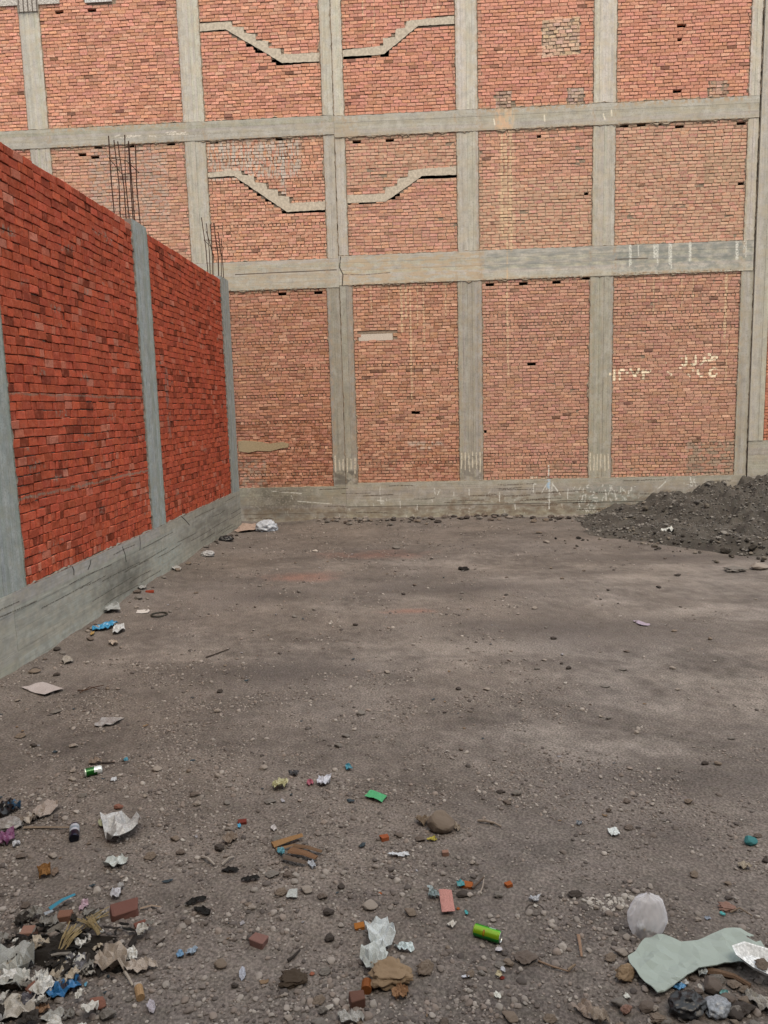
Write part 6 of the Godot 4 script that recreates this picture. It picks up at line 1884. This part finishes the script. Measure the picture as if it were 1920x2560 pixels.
func cans() -> void:
	var tin := StandardMaterial3D.new()
	tin.albedo_color = Color(0.72, 0.73, 0.72)
	tin.metallic = 0.9
	tin.roughness = 0.35
	# green can, lying
	var r := 0.030; var l := 0.136
	var c := thing("drink_can", "bright green and lime drink can lying on the dirt", "can", on_ground(0.262, -3.402, r * 0.95))
	c.rotation = Vector3(0.0, -0.42, 0.0)
	var body := part("body", lathe_x([Vector2(-l * 0.5, r * 0.86), Vector2(-l * 0.46, r), Vector2(-0.02, r), Vector2(0.02, r), Vector2(l * 0.44, r), Vector2(l * 0.5, r * 0.84)], 28, true), can_material(print_tex(func(u, v):
		var g := Color(0.06, 0.42, 0.13)
		if v > 0.02 and v < 0.22: g = Color(0.42, 0.55, 0.07)
		if v > 0.22 and v < 0.27: g = Color(0.30, 0.60, 0.12)
		if Vector2((u - 0.42) * 2.2, v - 0.08).length() < 0.09: g = Color(0.45, 0.20, 0.05)
		if Vector2((u - 0.42) * 2.2, v - 0.08).length() < 0.05: g = Color(0.62, 0.50, 0.10)
		if u > 0.55 and u < 0.80 and v > 0.27 and v < 0.36: g = Color(0.55, 0.68, 0.62)
		if u < 0.03: g = Color(0.55, 0.60, 0.35)
		return g)), c)
	part("lid", lathe_x([Vector2(l * 0.5, r * 0.84), Vector2(l * 0.515, r * 0.86), Vector2(l * 0.52, r * 0.80), Vector2(l * 0.50, r * 0.76), Vector2(l * 0.50, 0.0005)], 24, true), tin, c)
	part("base", lathe_x([Vector2(-l * 0.505, 0.0005), Vector2(-l * 0.49, r * 0.7), Vector2(-l * 0.515, r * 0.8), Vector2(-l * 0.5, r * 0.86)], 24, true), tin, c)
	# small green and white can
	var r2 := 0.030; var l2 := 0.12
	c = thing("drink_can", "small green and white can lying on the gravel", "can", on_ground(-2.45, -5.02, r2 * 0.95))
	c.rotation.y = 0.55
	part("body", lathe_x([Vector2(-l2 * 0.5, r2 * 0.9), Vector2(-l2 * 0.45, r2), Vector2(0.0, r2), Vector2(l2 * 0.42, r2), Vector2(l2 * 0.5, r2 * 0.8)], 24, true), can_material(print_tex(func(u, v):
		var g := Color(0.05, 0.30, 0.07)
		if u > 0.52 + 0.2 * v: g = Color(0.74, 0.76, 0.76)
		if u < 0.08: g = Color(0.70, 0.74, 0.70)
		return g)), c)
	part("lid", lathe_x([Vector2(l2 * 0.5, r2 * 0.8), Vector2(l2 * 0.51, 0.0005)], 24, true), tin, c)
	part("base", lathe_x([Vector2(-l2 * 0.49, 0.0005), Vector2(-l2 * 0.5, r2 * 0.9)], 24, true), dusty("b5b9b6", 0.5, 3.0), c)
	# dark blue and white bottle
	var r3 := 0.030; var l3 := 0.16
	c = thing("spray_bottle", "dark blue bottle with white label lying on the dirt", "bottle", on_ground(-2.235, -4.265, r3 * 0.95))
	c.rotation.y = -1.15
	part("body", lathe_x([Vector2(-l3 * 0.5, r3 * 0.7), Vector2(-l3 * 0.44, r3), Vector2(0.0, r3), Vector2(l3 * 0.45, r3), Vector2(l3 * 0.5, r3 * 0.9)], 24, true), can_material(print_tex(func(u, v):
		var g := Color(0.03, 0.05, 0.14)
		if u > 0.14 and u < 0.60: g = Color(0.68, 0.71, 0.76)
		if u > 0.30 and u < 0.44 and v > 0.1 and v < 0.4: g = Color(0.50, 0.56, 0.62)
		return g)), c)
	part("base", lathe_x([Vector2(l3 * 0.5, r3 * 0.9), Vector2(l3 * 0.49, 0.0005)], 24, true), dusty("12141c", 0.5, 3.0), c)
	part("cap", lathe_x([Vector2(-l3 * 0.62, 0.0005), Vector2(-l3 * 0.62, r3 * 0.5), Vector2(-l3 * 0.5, r3 * 0.7)], 20, true), dusty("181c2c", 0.4, 3.0), c)


func foam_tray() -> void:
	var o := thing("foam_tray", "white foam food tray with a brown stone inside", "tray", on_ground(1.455, -3.14, 0.065))
	var ring := [Vector2(-0.085, -0.075), Vector2(-0.02, -0.095), Vector2(0.08, -0.05), Vector2(0.095, 0.03), Vector2(0.075, 0.07), Vector2(0.01, 0.075), Vector2(-0.05, 0.03), Vector2(-0.09, -0.03)]
	var mb := MB.new()
	var n := ring.size()
	for k in n:
		var a: Vector2 = ring[k]; var b: Vector2 = ring[(k + 1) % n]
		var A := Vector3(a.x, 0.028, a.y); var B := Vector3(b.x, 0.028, b.y)
		var A2 := Vector3(a.x * 0.62, 0.0, a.y * 0.62); var B2 := Vector3(b.x * 0.62, 0.0, b.y * 0.62)
		mb.tri(A, A2, B2); mb.tri(A, B2, B)
		mb.tri(A2, Vector3.ZERO, B2)
		var dn := Vector3(0, -0.004, 0)
		mb.tri(A + dn, B2 + dn, A2 + dn); mb.tri(A + dn, B + dn, B2 + dn)
	part("dish", mb.mesh(), plastic("e6e8ea"), o)
	mb = MB.new()
	for k in n:
		var a: Vector2 = ring[k]; var b: Vector2 = ring[(k + 1) % n]
		var A := Vector3(a.x, 0.029, a.y); var B := Vector3(b.x, 0.029, b.y)
		mb.tri(A, B, B * 1.08); mb.tri(A, B * 1.08, A * 1.08)
	part("rim", mb.mesh(), plastic("e6e8ea"), o)
	o.rotation = Vector3(0.16, 0.1, -0.05)
	var s := single("stone", rocks_ready(3), dusty("6a5e55", 0.92, 7.0), "brown stone lying inside the white foam tray", "stone")
	s.position = on_ground(1.462, -3.135, 0.064)
	s.scale = Vector3(0.062, 0.035, 0.07)


func burnt_rubbish() -> void:
	var o := thing("burnt_rubbish", "charred black heap of burnt rubbish with straw sticking out", "burnt rubbish", on_ground(-1.83, -3.26))
	var mb := MB.new()
	var pts: Array = []
	for j in 9:
		for i in 25:
			var f := j / 8.0
			var a := TAU * i / 24.0
			var rr := f * (1.0 + 0.6 * n_hi.get_noise_2d(cos(a) * 9.0, sin(a) * 9.0))
			var x := cos(a) * 0.27 * rr; var z := sin(a) * 0.15 * rr
			pts.append(Vector3(x, (1.0 - f * f) * 0.07 + n_hi.get_noise_2d(x * 60.0, z * 60.0) * 0.03 * (1.0 - f) - 0.012, z))
	for j in 8:
		for i in 24:
			var a: Vector3 = pts[j * 25 + i]; var b: Vector3 = pts[j * 25 + i + 1]; var c: Vector3 = pts[(j + 1) * 25 + i]; var d: Vector3 = pts[(j + 1) * 25 + i + 1]
			mb.tri(a, d, c); mb.tri(a, b, d)
	part("ash_mound", mb.mesh(), dusty("2b2724", 0.95, 6.0), o)
	for k in 60:
		var s := part("charred_scrap", scrap_variant(k % 9), dusty(["121111", "1a1817", "2a2624", "3d3935", "5f5a54", "77726c", "171615"][k % 7], 0.75, 6.0), o)
		var x := rng.randf_range(-0.32, 0.34); var z := rng.randf_range(-0.17, 0.17)
		s.position = Vector3(x, 0.07 * (1.0 - x * x / 0.13) - 0.005, z)
		s.rotation = Vector3(rng.randf_range(-0.7, 0.7), rng.randf() * TAU, rng.randf_range(-0.5, 0.5))
		var w := rng.randf_range(0.03, 0.085)
		s.scale = Vector3(w * rng.randf_range(1.0, 2.0), w * 0.7, w * 0.7)
	for q in [[0.03, 0.02, 1.2, 16], [0.16, -0.08, 2.6, 12], [0.08, -0.12, 0.4, 8]]:
		for k in q[3]:
			var base := Vector3(q[0] + rng.randf_range(-0.02, 0.02), 0.05, q[1] + rng.randf_range(-0.02, 0.02))
			var an: float = q[2] + rng.randf_range(-0.35, 0.35)
			var ln := rng.randf_range(0.06, 0.12)
			part("straw", tube_mesh([base, base + Vector3(cos(an) * ln * 0.5, 0.035, -sin(an) * ln * 0.5), base + Vector3(cos(an) * ln, 0.045, -sin(an) * ln)], 0.003, 4), dusty("8f7f5f", 0.9, 9.0), o)
